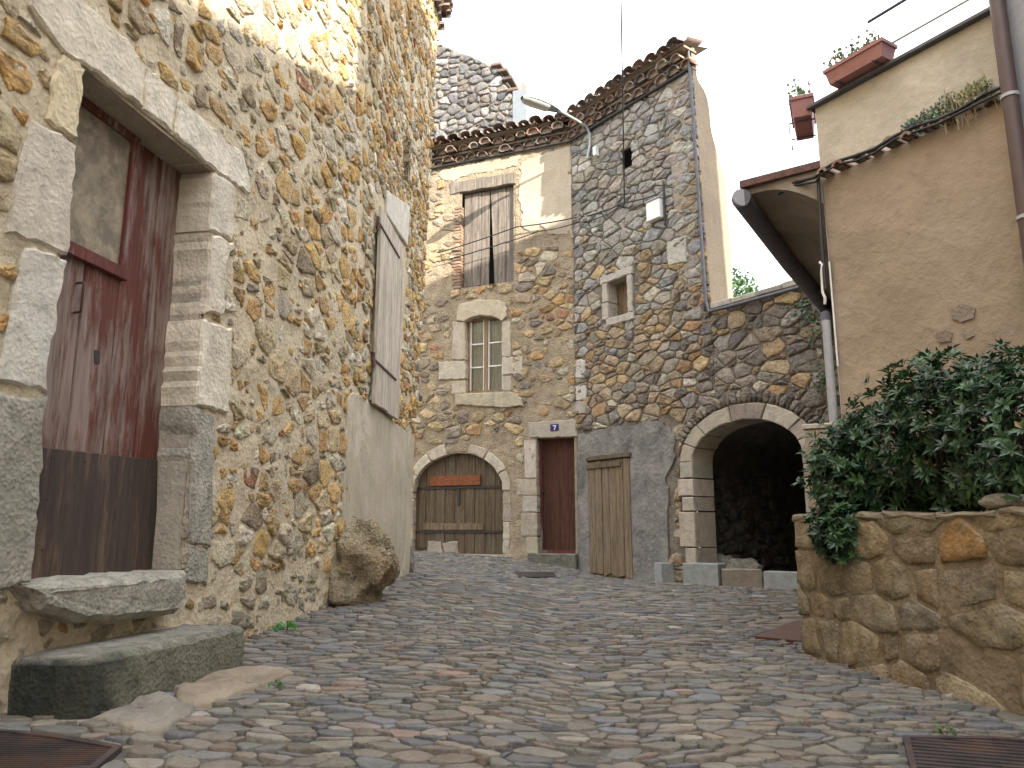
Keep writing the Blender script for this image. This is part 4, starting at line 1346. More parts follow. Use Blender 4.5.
# stones of the left side wall of the passage
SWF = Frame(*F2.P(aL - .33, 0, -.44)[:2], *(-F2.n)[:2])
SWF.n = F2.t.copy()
masonry(mb, SWF, [(0, -.1), (2.4, -.1), (2.4, aSp - .1), (0, aSp - .1)], [], .3, .2, .03, [(k_, tuple(v * .3 for v in c_)) for k_, c_ in P_DARK], .035, 47, None, .9, k=.06)  # palette darkened: the passage's shade is put into the stone colours
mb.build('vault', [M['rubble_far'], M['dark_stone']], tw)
# coping and the lead pipe along it
mb = MB()
u = uT1 + .01
while u < uEnd:
    l = rv.uniform(.4, .7)
    mb.fbox(F2, u, min(uEnd, u + l) - .01, zCop, zCop + .10 + rv.uniform(-.015, .015), -.5, .06, pick([(1, (.36, .33, .28)), (1, (.30, .28, .25))], rv), bevel=.02)
    u += l
mb.build('coping', M['limestone_attr'], tw)
MB().tube([F2.P(uT0 - .02, zT + .2, .07), F2.P(uT0 + .0, zT - .3, .07), F2.P(uT1 - .05, zCop + .15, .07), F2.P(uT1 + .02, zCop - .04, .09), F2.P(uT1 + .4, zCop - .05, .09), F2.P(uEnd, zCop - .06, .09)], .028, n=8).build('downpipe', M['zinc'], tw)
eave(tw, F2, -.02, uT0 + .02, zE, 2, .27, .165, .13, 43, drop=.06, roof=.45)
MB().tube([F2.P(0, zE - .06, .06), F2.P(uT0, zE - .04, .06)], .03, n=6).build('eave_cable', M['black'], tw)
# white meter box and conduit
mbx = thing('junction_box', 'white junction box high on the grey tower wall', 'junction box', F2.P(*F2.uv(654, 222)))
p = rect(F2.poly([(646.5, 203), (660, 198), (660.5, 217), (647, 222)], .12))
MB().fbox(F2, p[0][0], p[1][0], p[0][1], p[2][1], .03, .14, bevel=.012).build('case', M['white'], mbx)
MB().fbox(F2, p[0][0] - .01, p[1][0] + .01, p[2][1] + .002, p[2][1] + .02, .03, .16).build('lid', M['pvc'], mbx)
MB().tube([F2.P(p[1][0] + .04, p[2][1] + .3, .06), F2.P(p[1][0] + .04, p[0][1] - .15, .06)], .02, n=6).build('conduit', M['black'], mbx)

# ------------------------------------------------------------------ house behind and chimney
BK = Frame(-3.0, 20.5, .95, -.31)
bh = thing('stone_house', 'grey rubble gable of a house behind the number 7 roof', 'house', BK.P(1.5, .5))
gp = BK.poly([(380, 30), (438, 44), (470, 56), (500, 70), (508, 85), (516, 96), (530, 118), (560, 170), (380, 200)])
gp = hull(gp)
mb = MB()
flat_wall(mb, BK, gp, [])
masonry(mb, BK, gp, [], .26, .2, .03, P_BACK, .05, 51, None, .5)
back = [(a, b) for a, b in ccw(gp)]
mb.prism(BK, gp, -.5, -.01, (1, 1, 1), 1)
mb.build('wall', [M['rubble_far'], M['mortar_tower']], bh)
mb = MB()
rs = random.Random(8)
for (x_, y_) in ((497, 67), (503, 73), (508, 81), (514, 92)):
    q = BK.uv(x_, y_)
    mb.fbox(BK, q[0] - .15, q[0] + .15, q[1] - .02, q[1] + .08, -.4, .12, tuple(v * .6 for v in pick(TILE, rs)), bevel=.02)
mb.build('verge_tiles', M['tile'], bh)
CH = Frame(-1, 18.6, .95, -.31)
chm = thing('chimney', 'pale grey chimney stub on the roof ridge left of the street lamp', 'chimney', CH.P(*CH.uv(521, 125)))
p = rect(CH.poly([(512, 90), (526, 89), (528, 135), (513, 135)]))
MB().fbox(CH, p[0][0], p[1][0], p[0][1] - .6, p[2][1], -.4, 0, bevel=.015).build('shaft', M['zinc_pale'], chm)
mb = MB()
mb.prism(CH, CH.poly([(519, 90), (520, 80), (523, 79), (526, 90)]), -.3, -.1, (.33, .2, .15), bevel=.02)
mb.build('cap_tile', M['tile'], chm)

# ------------------------------------------------------------------ street lamp
base = F2.uv(591, 160)
lp = thing('street_lamp', 'grey street lamp on a bent arm under the roof corner', 'street lamp', F2.P(base[0], base[1], .1))
b0 = F2.P(base[0], base[1], .10)
ztop = F2.uv(590, 138, .1)[1]
def on_depth(px, py, y):
    d = ray(px, py); k = y / d.y
    return Vector((d.x * k, d.y * k, EYE + d.z * k))
Y0 = b0.y
arm = [b0, on_depth(590, 145, Y0 - .02), on_depth(590, 134, Y0 - .05), on_depth(586, 126, Y0 - .12), on_depth(576, 120, Y0 - .25), on_depth(558, 110, Y0 - .45)]
MB().tube(arm, .026, n=10).build('arm', M['lamp_metal'], lp)
h0, h1 = on_depth(560, 112, Y0 - .43), on_depth(522, 98, Y0 - .95)
d = (h1 - h0); L_ = d.length; d.normalize()
side = d.cross(Vector((0, 0, 1))).normalized(); up = side.cross(d)
mbh, mbg = MB(), MB()
vs, vg = [], []
n = 10
for k, (s_, wd, ht) in enumerate(((0, .04, .04), (.15, .09, .07), (.35, .13, .10), (.65, .15, .11), (.88, .13, .09), (1.0, .05, .04))):
    c0 = h0 + d * L_ * s_
    for i in range(n + 1):
        a = math.pi * i / n
        vs.append(c0 + side * math.cos(a) * wd + up * math.sin(a) * ht)
        vg.append(c0 + side * math.cos(a) * wd * .88 - up * math.sin(a) * ht * .75)
fs = [(k * (n + 1) + i, k * (n + 1) + i + 1, (k + 1) * (n + 1) + i + 1, (k + 1) * (n + 1) + i) for k in range(5) for i in range(n)]
mbh.add(vs, fs, (1, 1, 1), 0, True)
vg2 = vg[2 * (n + 1):]
fs2 = [(k * (n + 1) + i, k * (n + 1) + i + 1, (k + 1) * (n + 1) + i + 1, (k + 1) * (n + 1) + i) for k in range(3) for i in range(n)]
mbg.add(vg2, fs2, (1, 1, 1), 0, True)
mbh.add([p - up * .002 for p in vs[::n]], [tuple(range(0, 12, 2)) + tuple(range(11, 0, -2))], (1, 1, 1), 0)
mbh.build('lamp_head', M['lamp_metal'], lp)
mbg.build('lamp_bowl', M['lamp_glass'], lp)
q = F2.uv(593, 152, .1)
MB().fbox(F2, q[0] + .02, q[0] + .1, q[1] - .1, q[1] + .08, .04, .13, bevel=.01).build('fuse_box', M['white'], lp)

# ------------------------------------------------------------------ right ochre house
zR = (R1.uv(835, 176)[1] + R1.uv(995, 100)[1]) / 2
zTer = (R1.uv(822, 106, -.1)[1] + R1.uv(985, 17, -.1)[1]) / 2
oh = thing('plastered_house', 'ochre plastered house with a terrace above the bush on the right', 'house', R1.P(.8, .1))
G0 = Vector((2.12, 6.60, zR)); G1 = Vector((4.22, 9.85, zR - .02))
W0 = R1.P(0, 0); W1 = Vector((4.35, 10.0, 0))
mb = MB()
flat_wall(mb, R1, [(0, -.5), (2.2, -.5), (2.2, zR), (0, zR)], [])
mb.add([W0 + Vector((0, 0, -.5)), W0 + Vector((0, 0, zR)), W1 + Vector((0, 0, zR)), W1 + Vector((0, 0, -.5))], [(0, 1, 2, 3)], (1, 1, 1), 1)
mb.build('wall', [M['ochre'], M['ochre']], oh)
for px, colr in (([(950, 308), (962, 304), (976, 308), (974, 318), (962, 322), (952, 319)], (.20, .155, .125)), ([(934, 334), (944, 329), (952, 333), (950, 341), (938, 343)], (.225, .175, .14)), ([(962, 330), (970, 328), (974, 335), (966, 339)], (.22, .17, .135))):
    m_ = MB(); m_.prism(R1, frayed(R1.poly(px), .018, .02, px[0][0]), -.003, .0025, colr); m_.build('damp_patch', M['limestone_attr'], oh)
# soffit of the overhanging roof along the side
mb = MB()
rows, colsn = 12, 7
vs = []
for i in range(rows + 1):
    t = i / rows
    a = W0.lerp(W1, t); a.z = zR - .10 - .12 * (1 - t)
    b_ = G0.lerp(G1, t)
    for j in range(colsn + 1):
        s_ = j / colsn
        p = a.lerp(b_, s_); p.z += .10 * math.sin(s_ * math.pi) * (1 - t) + .012 * math.sin(t * 25)
        vs.append(p)
fs = [(i * (colsn + 1) + j, i * (colsn + 1) + j + 1, (i + 1) * (colsn + 1) + j + 1, (i + 1) * (colsn + 1) + j) for i in range(rows) for j in range(colsn)]
mb.add(vs, fs, (1, 1, 1), 0, True)
top = [W0 + Vector((0, 0, zR)), G0, G1, W1 + Vector((0, 0, zR))]
mb.add([p + Vector((0, 0, .03)) for p in top] + [p + Vector((0, 0, .10)) for p in top], [(4, 7, 6, 5), (0, 1, 5, 4), (1, 2, 6, 5)], (1, 1, 1), 0)
nearcap = [vs[j] for j in range(colsn + 1)] + [G0 + Vector((0, 0, .03)), W0 + Vector((0, 0, zR + .03))]
mb.add(nearcap, [tuple(range(len(nearcap)))], (1, 1, 1), 0)
mb.build('soffit', M['soffit'], oh)
mb = MB()
rt = random.Random(2)
e0, e1, e2, e3 = G0 + Vector((-.05, -.06, .06)), W0 + Vector((-.02, -.03, zR + .10)), W1 + Vector((0, 0, zR + .12)), G1 + Vector((-.05, 0, .06))
for k in range(9):
    a0, a1 = e0.lerp(e3, k / 9), e0.lerp(e3, (k + .97) / 9)
    b0_, b1_ = e1.lerp(e2, k / 9), e1.lerp(e2, (k + .97) / 9)
    th = Vector((0, 0, .055 + rt.uniform(0, .012)))
    mb.add([a0, b0_, b1_, a1, a0 + th, b0_ + th, b1_ + th, a1 + th], [(0, 1, 5, 4), (3, 0, 4, 7), (4, 5, 6, 7), (1, 0, 3, 2), (2, 3, 7, 6)], pick([(1, (.20, .11, .09)), (1, (.17, .105, .09))], rt), 0)
mb.build('roof_tiles', M['tile'], oh)
gut = MB()
gut.tube([G0 + Vector((-.05, -.08, -.05)), G0.lerp(G1, .5) + Vector((-.05, 0, -.06)), G1 + Vector((-.05, 0, -.07))], .088, n=12)
guo = gut.build('gutter', M['zinc'], oh)
MB().tube([G0 + Vector((-.052, -.085, -.05)), G0 + Vector((-.05, -.10, -.05))], .082, n=12).build('gutter_end', M['pvc'], guo)
# elbow from gutter end back to the white pipe
pe = G1 + Vector((-.1, -.15, -.13))
pc = R1.P(-.06, 2.2, .03)
MB().tube([pe, pe + Vector((-.05, -.2, -.12)), pe.lerp(R1.P(-.1, 2.25, .02), .7) + Vector((0, 0, -.05)), R1.P(-.06, R1.uv(842, 312)[1], .02), R1.P(-.06, R1.uv(842, 330)[1], .03)], .045, n=10).build('pipe_elbow', M['zinc'], oh)
dp = MB()
zt_ = R1.uv(842, 318)[1]
dp.tube([R1.P(-.045, zt_, .04), R1.P(-.045, 0, .04)], .035, n=12)
dpo = dp.build('downpipe', M['pvc'], oh)
mb = MB()
z1_, z0_ = R1.uv(838, 262)[1], R1.uv(838, 296)[1]
mb.tube([R1.P(-.05, z1_ + .03, .05), R1.P(-.02, z1_, .06), R1.P(-.04, z1_ - .06, .05), R1.P(-.045, z0_ + .05, .05), R1.P(-.02, z0_, .06), R1.P(-.04, z0_ - .05, .04)], .012, n=6)
mb.tube([R1.P(.02, z1_ + .02, .02), R1.P(.02, zt_ - .4, .02)], .008, n=6)
mb.build('white_conduit', M['white'], oh)
# terrace
uTe = 2.0
mb = MB()
mb.fbox(R1, -.08, uTe, zR + .002, zTer, -.35, -.1, (1, 1, 1))
mb.build('terrace_wall', M['ochre_pale'], oh)
mb = MB(); mb.fbox(R1, -.13, uTe, zTer + .001, zTer + .035, -.38, -.04, bevel=.006)
mb.build('terrace_coping', M['zinc'], oh)
# far side return of the terrace
tb = R1.P(-.08, 0, -.1)
mb = MB(); mb.fbox(Frame(tb.x, tb.y, .4, .92), .0, 2.5, zR + .1, zTer - .01, 0, .3); mb.build('terrace_side', M['ochre_pale'], oh)
# railing
rl = thing('terrace_railing', 'thin metal handrails above the terrace wall', 'railing', R1.P(.8, zTer + .03, -.2))
pa, pb = R1.uv(868, 22, -.2), R1.uv(905, 0, -.2)
zr1 = (pa[1] + pb[1]) / 2
MB().tube([R1.P(pa[0], zr1, -.2), R1.P(2.2, zr1, -.2)], .014, n=8).build('top_rail', M['rail_dark'], rl)
pa2, pb2 = R1.uv(893, 42, -.2), R1.uv(965, 2, -.2)
zr2 = (pa2[1] + pb2[1]) / 2
MB().tube([R1.P(.15, zr2, -.2), R1.P(2.2, zr2, -.2)], .011, n=8).build('lower_rail', M['rail_pale'], rl)
for uu in (.16, 2.1):
    MB().tube([R1.P(uu, zTer + .03, -.2), R1.P(uu, zr1 if uu > 1 else zr2 + .1, -.2)], .013, n=8).build('post', M['rail_dark'], rl)
# ledge under the terrace: tiles
mb = MB(); tile_row(mb, R1, .0, 1.9, zR + .005, -.1, .07, .15, rt, r=.05)
mb.build('ledge_tiles', [M['tile'], M['tile_mortar']], oh)
cb = MB()
pts = [R1.P(-.38, zR + .02, .1), R1.P(-.2, zR + .03, .1), R1.P(.0, zR + .0, .09)]
for k in range(11):
    pts.append(R1.P(.05 + k * .17, zR + .015 + .02 * math.sin(k * 1.7) + .02, .085))
cb.tube(pts, .016, n=6)
cb.tube([p + Vector((0, 0, -.035 + .012 * math.sin(i * 2.1))) for i, p in enumerate(pts)], .011, n=6)
cb.tube([R1.P(.0, zR, .05), R1.P(-.015, zR - .5, .05), R1.P(-.015, zR - 1.0, .05)], .016, n=6)
tag(cb.build('cable_bundle', M['black']), 'black cable bundle along the ledge of the ochre house', 'cable')

def leaf(mb, p, d, up, l, wd, col, fold=.25):
    d = d.normalized(); s = d.cross(up)
    s = s.normalized() if s.length > 1e-5 else d.orthogonal().normalized()
    nrm = s.cross(d)
    b = p; m = p + d * l * .5 - nrm * wd * fold + nrm * l * .06
    t = p + d * l - nrm * l * .06
    l1 = p + d * l * .5 + s * wd + nrm * l * .06; r1 = p + d * l * .5 - s * wd + nrm * l * .06
    mb.add([b, l1, t, m, r1], [(0, 3, 2, 1), (0, 4, 2, 3)], col, 0, False)
def rvec(r):
    while True:
        v = Vector((r.uniform(-1, 1), r.uniform(-1, 1), r.uniform(-1, 1)))
        if .05 < v.length < 1: return v.normalized()

# flower boxes
def flower_box(label, plabel, fr, u0, u1, zb_, h, w0, w1, seed):
    t = thing('flower_box', label, 'flower box', fr.P((u0 + u1) / 2, zb_, (w0 + w1) / 2), 'terracotta flower boxes on the terrace')
    mb = MB()
    vs = []
    for z, ins in ((zb_, .025), (zb_ + h - .03, .004), (zb_ + h - .03, -.008), (zb_ + h, -.008), (zb_ + h, .012), (zb_ + h - .04, .014)):
        for a_, c_ in ((u0 + ins, w1 - ins), (u1 - ins, w1 - ins), (u1 - ins, w0 + ins), (u0 + ins, w0 + ins)):
            vs.append(fr.P(a_, z, c_))
    fs = [(3, 2, 1, 0), (20, 21, 22, 23)]
    for k in range(5):
        for i in range(4): fs.append((4 * k + i, 4 * k + (i + 1) % 4, 4 * k + 4 + (i + 1) % 4, 4 * k + 4 + i))
    mb.add(vs, fs, (1, 1, 1), 0)
    mb.build('trough', M['terracotta'], t)
    r = random.Random(seed)
    for uu in (u0 + .1, u1 - .1):
        MB().tube([fr.P(uu, zb_ - .01, w1), fr.P(uu, zb_ - .012, w0 - .02), fr.P(uu, zb_ - .12, w0 - .02)], .008, n=5).build('bracket', M['rail_dark'], t)
    pl = thing('potted_geranium', plabel, 'plant', fr.P((u0 + u1) / 2, zb_ + h, (w0 + w1) / 2), 'geraniums in the flower boxes')
    st_, lf, fl = MB(), MB(), MB()
    nst = int((u1 - u0) * 85)
    for i in range(nst):
        p0 = fr.P(r.uniform(u0 + .02, u1 - .02), zb_ + h - .03, r.uniform(w0 + .02, w1 - .02))
        p1 = p0 + Vector((r.uniform(-.07, .07), r.uniform(-.07, .07), r.uniform(.06, .26)))
        st_.tube([p0, p0.lerp(p1, .5) + rvec(r) * .015, p1], .003, (.20, .22, .10), 0, 4)
        for k in range(6):
            q = p0.lerp(p1, r.uniform(.3, 1))
            leaf(lf, q, rvec(r) + Vector((0, 0, .3)), rvec(r), r.uniform(.02, .04), r.uniform(.010, .018), (r.uniform(.10, .18), r.uniform(.16, .25), r.uniform(.06, .10)))
        if r.random() < .3:
            fl = MB()
            for k in range(7):
                leaf(fl, p1 + rvec(r) * .018, rvec(r), rvec(r), .02, .010, (r.uniform(.5, .65), r.uniform(.12, .3), r.uniform(.2, .35)))
            fl.build('flower', M['leaf'], pl)
    st_.build('stems', M['leaf'], pl); lf.build('foliage', M['leaf'], pl)
WB = .06
pL, pR_ = R1.uv(830, 76, WB), R1.uv(884, 48, WB)
zbt = zTer + .045
hb_ = (R1.uv(823, 73, WB)[1] + R1.uv(880, 40, WB)[1]) / 2 - zbt
flower_box('long terracotta flower box on the terrace coping', 'sparse pink geraniums in the long flower box', R1, pL[0] - .04, pR_[0], zbt, max(.14, hb_), -.12, .08, 61)
SB = Frame(tb.x, tb.y, .4, .92)
flower_box('short terracotta flower box hanging at the left end of the terrace', 'sparse pink geraniums in the short hanging flower box', SB, -.02, .5, zTer - .04, .19, -.21, -.01, 62)

# trailing plant on the ledge
tp_ = thing('trailing_plant', 'pale green succulent plant with dry hanging stems on the ledge', 'plant', R1.P(1.1, zR + .05, .02))
lf, dr = MB(), MB()
r = random.Random(70)
ua, ub = R1.uv(905, 125, .02)[0], R1.uv(990, 90, .02)[0]
for i in range(1500):
    k = r.random() ** .8
    uu = ua + (ub - ua) * k
    p = R1.P(uu, zR + .05 + r.random() * (.05 + .13 * k * math.sin(min(1, k * 1.2) * 2.4)), r.uniform(-.08, .1))
    leaf(lf, p, rvec(r) + Vector((0, 0, .5)), rvec(r), r.uniform(.02, .045), r.uniform(.008, .013), (r.uniform(.20, .34) * (.5 + .6 * k), r.uniform(.27, .40) * (.6 + .4 * k), r.uniform(.14, .20)))
for i in range(30):
    uu = ua + (ub - ua) * r.uniform(.5, 1.02)
    p = R1.P(uu, zR + r.uniform(.05, .16), .05)
    side_, hang = r.uniform(-.10, .10), r.uniform(.08, .30)
    arc = [p + R1.t * side_ * k / 7 + R1.n * (.05 * math.sin(k / 7 * 3)) + Vector((0, 0, .10 * math.sin(k / 7 * 2.6) * r.uniform(.8, 1.2) - hang * (k / 7) ** 2)) for k in range(8)]
    dr.tube(arc, .0022, (1, 1, 1), 0, 4)
lf.build('foliage', M['leaf'], tp_); dr.build('dry_stems', M['dry'], tp_)

# ochre gate pillar behind the bush
gp_ = thing('gate_pillar', 'ochre plastered pillar behind the bush next to the dark arch', 'pillar', (2.62, 6.55, .1))
pc_ = on_depth(826, 430, 6.4)
mb = MB(); mb.box(pc_.x, pc_.y, -.1, pc_.z - .0, .30, .3, R1_ang := math.atan2(R1.t.y, R1.t.x) + .5, (1, 1, 1), 0, .015); mb.build('shaft', M['ochre'], gp_)
MB().box(pc_.x, pc_.y, pc_.z + .001, pc_.z + .04, .33, .33, R1_ang, (1, 1, 1), 0, .01).build('cap', M['ochre_pale'], gp_)

# ------------------------------------------------------------------ grey house on the far right (its unseen row past the camera is added for shade)
gh = thing('plastered_house', 'tall grey plastered house at the right edge behind a brown downpipe', 'house', R2.P(2, 0))
def block(mb, fr, u0, u1, z1, d, z0=-.6):
    mb.fbox(fr, u0, u1, z0, z1, -d, 0)
mb = MB(); block(mb, R2, 0, 5.7, 13.2, 5.1); mb.build('wall', M['grey_wall'], gh)
nb = thing('plastered_house', 'unseen lower plastered house added on the right to shape sun on the left wall', 'house', R2.P(5.2, 0))  # added out of view; roof height leaves a sun streak opposite
mb = MB(); block(mb, R2, 5.71, 14, 10.6, 5.1); mb.build('wall', M['ochre_pale'], nb)
mb = MB()
mb.tube([R2.P(.06, 9, .07), R2.P(.06, -.3, .07)], .05, n=12)
bp = mb.build('downpipe', M['brown_pipe'], gh)
mb = MB()
for y_ in (100, 228):
    z = R2.uv(1005, y_, .07)[1]
    mb = MB(); mb.tube([R2.P(.06, z - .012, .07), R2.P(.06, z + .012, .07)], .058, n=12); mb.build('pipe_clip', M['pvc'], bp)

ch_ = thing('plastered_house', 'unseen plain plastered house added behind the viewer to dim low sky light', 'house', (-4, -10.5, 0))  # added out of view to block low sky light on the walls
mb = MB(); mb.fbox(Frame(3.4, -10, -1, .05), 0, 15, -.6, 10.5, -5, 0); mb.build('wall', M['ochre_pale'], ch_)
# ------------------------------------------------------------------ planter with bush
zP = 1.11
plt = thing('planter_wall', 'low ochre stone planter wall under the bush', 'planter', PL.P(1.2, .1))
mb = MB()
PU = 3.2
mb.fbox(PL, 0.02, PU, -.4, zP - .03, -.28, -.0, (1, 1, 1), 1)
masonry(mb, PL, [(.0, -.1), (PU, -.1), (PU, zP), (.0, zP)], [], .30, .20, .022, P_PLANT, .020, 85, lambda u, v: .03, .5, .16, .15, 0, .05, .95, weight=.25)
mortar(mb, PL, .02, PU, -.2, zP - .03, [], .035, .016, lift=.007)
mb.build('wall', [M['rubble'], M['planter_mortar']], plt)
mb = MB()
u = 0
while u < PU:
    l = rv.uniform(.3, .55)
    mb.prism(Frame(*PL.P(0, 0, 0)[:2], *PL.t[:2]), [(u, zP - .035), (u + l - .008, zP - .035), (u + l - .008, zP + rv.uniform(.0, .025)), (u, zP + rv.uniform(0, .025))], -.32, .025, pick([(1, (.24, .197, .14)), (1, (.21, .173, .123))], rv), bevel=.015, jit=.012, seg=.08)
    u += l
mb.build('capping', M['limestone_attr'], plt)
# earth in the bed
e = [PL.P(.05, zP - .1, -.28), PL.P(PU, zP - .1, -.28), PL.P(PU, zP - .1, -1.2), PL.P(.05, zP - .1, -.9)]
MB().add(e, [(0, 1, 2, 3)]).build('soil', M['soil'], plt)
e = [PL.P(.03, -.3, -.02), PL.P(.03, -.3, -.8), PL.P(.03, zP - .1, -.8), PL.P(.03, zP - .1, -.02)]

bs = thing('evergreen_bush', 'dense dark green bush with whorled leaves on the stone planter', 'bush', PL.P(1.0, zP - .1, -.45))
lf, stm = MB(), MB()
r = random.Random(90)
zg = zP - .1
blobs = []   # centre, radii in (t, n, z)
for (px, py, wv, ra, rb, rc) in ((858, 480, -.22, .28, .34, .40), (880, 470, -.40, .40, .42, .46), (925, 450, -.42, .42, .42, .52), (960, 430, -.40, .42, .40, .52), (1010, 440, -.40, .45, .42, .52), (1060, 450, -.4, .45, .42, .55), (846, 530, -.05, .20, .20, .20)):
    u_, z_ = PL.uv(px, py, wv)
    blobs.append((u_, wv, z_, ra, rb, rc))
def inb(u_, w_, z_):
    return min(((u_ - a) / ra) ** 2 + ((w_ - b) / rb) ** 2 + ((z_ - c_) / rc) ** 2 for a, b, c_, ra, rb, rc in blobs)
tips = []
tries = 0
while len(tips) < 2600 and tries < 60000:
    tries += 1
    b = r.choice(blobs)
    d = rvec(r)
    k = r.uniform(.62, 1.06) if r.random() < .93 else r.uniform(1.05, 1.22)
    u_, w_, z_ = b[0] + d.x * b[3] * k, b[1] + d.y * b[4] * k, b[2] + d.z * b[5] * k
    m_ = inb(u_, w_, z_)
    if m_ < .36: continue
    if z_ < zP + .02 and w_ < .02: continue
    if z_ < zP - .30: continue
    P_ = PL.P(u_, z_, w_)
    if R1.loc(P_)[1] < .04 and R1.loc(P_)[0] > -.05: continue
    tips.append((P_, (PL.t * d.x + PL.n * d.y + Vector((0, 0, d.z))).normalized(), m_))
for P_, d, m_ in tips:
    ax = (d + Vector((0, 0, .55)) + rvec(r) * .5).normalized()
    g = r.uniform(.55, 1.5)
    young = r.random() < .16
    nl = r.randint(7, 10)
    for k in range(nl):
        a = 2 * math.pi * k / nl + r.uniform(-.3, .3)
        o1 = ax.orthogonal().normalized(); o2 = ax.cross(o1)
        dirn = (o1 * math.cos(a) + o2 * math.sin(a)) + ax * r.uniform(.15, .75)
        col = (.024 * g, .062 * g, .023 * g) if not young else (.045 * g, .10 * g, .030 * g)
        if r.random() < .006: col = (.20, .15, .05)
        leaf(lf, P_ + ax * r.uniform(-.02, .01), dirn, ax, r.uniform(.035, .088), r.uniform(.008, .016), col)
for b in blobs[:6]:
    base_ = PL.P(b[0] + r.uniform(-.1, .1), zg, -.5)
    for k in range(9):
        tip = r.choice(tips)[0]
        cc = PL.P(b[0] + r.uniform(-.25, .25), b[2] + r.uniform(-.1, .25), b[1] + r.uniform(-.2, .15))
        stm.tube([base_, base_.lerp(cc, .5) + rvec(r) * .05, cc], [.014, .010, .005], (1, 1, 1), 0, 6)
lf.build('foliage', M['leaf'], bs); stm.build('stems', M['bark'], bs)

# stones on the planter
for lab, px, rad in (('large flat grey stone lying on the planter wall', (1003, 514), (.10, .14, .045)), ('smaller pale stone at the right edge on the planter wall', (1026, 515), (.07, .09, .04))):
    u_, z_ = PL.uv(px[0], px[1], -.1)
    P_ = PL.P(u_, zP + .02, -.1)
    ob = boulder('loose_stone', lab, (P_.x, P_.y, zP + .02 + rad[2] * .75), rad, M['granite'], px[0] % 7, 'stone', .12, 1.2, 3, 'loose stones on the planter wall')

# ------------------------------------------------------------------ concrete blocks and rubble in the arch
blk = [('long grey concrete block on the ground at the left foot of the arch', (662, 583), (684, 583), 563, .3),
       ('thick grey concrete block with pale top before the arch', (683, 585), (719, 587), 563, .34),
       ('brownish concrete block third from the left across the arch', (722, 587), (763, 588), 569, .2),
       ('grey concrete block nearest the planter across the arch', (764, 589), (806, 592), 571, .2)]
for lab, p0, p1, ytop, dep_ in blk:
    a = ghit(*p0); b_ = ghit(*p1)
    mid = (a + b_) / 2; l = (b_ - a).length
    d0 = ray(p0[0], ytop); k = a.y / d0.y; ztop_ = EYE + d0.z * k
    rot = math.atan2(b_.y - a.y, b_.x - a.x)
    m_ = MB(); cN = Vector((-math.sin(rot), math.cos(rot), 0)) * dep_ / 2
    m_.box(mid.x + cN.x, mid.y + cN.y, min(a.z, b_.z) - .03, ztop_, l * .985, dep_, rot, (1, 1, 1), 0, .012)
    o = m_.build('concrete_block', M['concrete'] if 'brownish' not in lab else M['limestone_attr'])
    if 'brownish' in lab:
        o.data.color_attributes['Col'].data.foreach_set('color', [.27, .23, .18, 1] * len(o.data.vertices))
    tag(o, lab, 'concrete block', 'concrete blocks across the arch')
for i, (px, rad, lab) in enumerate((((742, 562), (.40, .28, .24), 'large pale rubble stone lying inside the dark arch'), ((722, 556), (.22, .2, .3), 'narrow upright rubble stone by the left wall inside the arch'))):
    u_, z_ = F2.uv(px[0], px[1], -.9)
    P_ = F2.P(u_, 0, -.9); 
    boulder('rubble_stone', lab, (P_.x, P_.y, gz(P_.x, P_.y) + rad[2] * .7), rad, M['granite'], 3 + i, 'stone', .3, 1.3, 4, 'rubble stones inside the arch')

# ------------------------------------------------------------------ metal covers
def plate(name, label, poly, mat, h=.02, group=None, ribs=None, cat='metal cover'):
    n = len(poly); mb = MB()
    vs = [Vector((x, y, gz(x, y) - .03)) for x, y in poly] + [Vector((x, y, gz(x, y) + h)) for x, y in poly]
    fs = [(i, (i + 1) % n, n + (i + 1) % n, n + i) for i in range(n)] + [tuple(n + i for i in range(n))]
    mb.add(vs, fs)
    if ribs:
        cx, cy = np.mean([p[0] for p in poly]), np.mean([p[1] for p in poly])
        th, sp_ = ribs
        dx, dy = math.cos(th), math.sin(th)
        for k in range(-60, 61):
            q = clip(clip(list(poly), -dy, dx, -dy * cx + dx * cy + k * sp_ + sp_ * .28), dy, -dx, -(-dy * cx + dx * cy + k * sp_ - sp_ * .28))
            if len(q) < 3: continue
            q = ccw(q)
            q = inset(q, .004); m_ = len(q)
            if area(q) < 1e-5: continue
            vs = [Vector((x, y, gz(x, y) + h)) for x, y in q] + [Vector((x, y, gz(x, y) + h + .006)) for x, y in q]
            mb.add(vs, [(i, (i + 1) % m_, m_ + (i + 1) % m_, m_ + i) for i in range(m_)] + [tuple(m_ + i for i in range(m_))])
        rim = ccw(poly); inn = inset(rim, .035); m_ = len(rim)
        vs = [Vector((x, y, gz(x, y) + h + dz)) for dz, pp in ((0, rim), (.012, rim), (.012, inn), (0, inn)) for x, y in pp]
        mb.add(vs, [(k * m_ + i, k * m_ + (i + 1) % m_, (k + 1) * m_ + (i + 1) % m_, (k + 1) * m_ + i) for k in range(3) for i in range(m_)])
    return tag(mb.build(name, mat), label, cat, group)
M['cover'] = plain('purple_brown_iron', (.052, .042, .043), .5, .3, .45, 9, .003, (.10, .06, .045))
plate('ribbed_cover', 'ribbed purple brown metal cover at the bottom left corner below the step', COVER_LEFT, M['cover'], .012, None, (.15, .022))
plate('drain_cover', 'dark brown patterned metal cover at the bottom right by the planter', COVER_RIGHT, M['cover'], .012, None, (-.25, .05))
plate('manhole_cover', 'small dark manhole cover before the number 7 doorstep', MANHOLE, M['iron'], .02)
plate('rusty_plate', 'rusty reddish brown metal sheet on the cobbles behind the planter corner', RUSTPLATE, M['rust'], .03, cat='metal sheet')

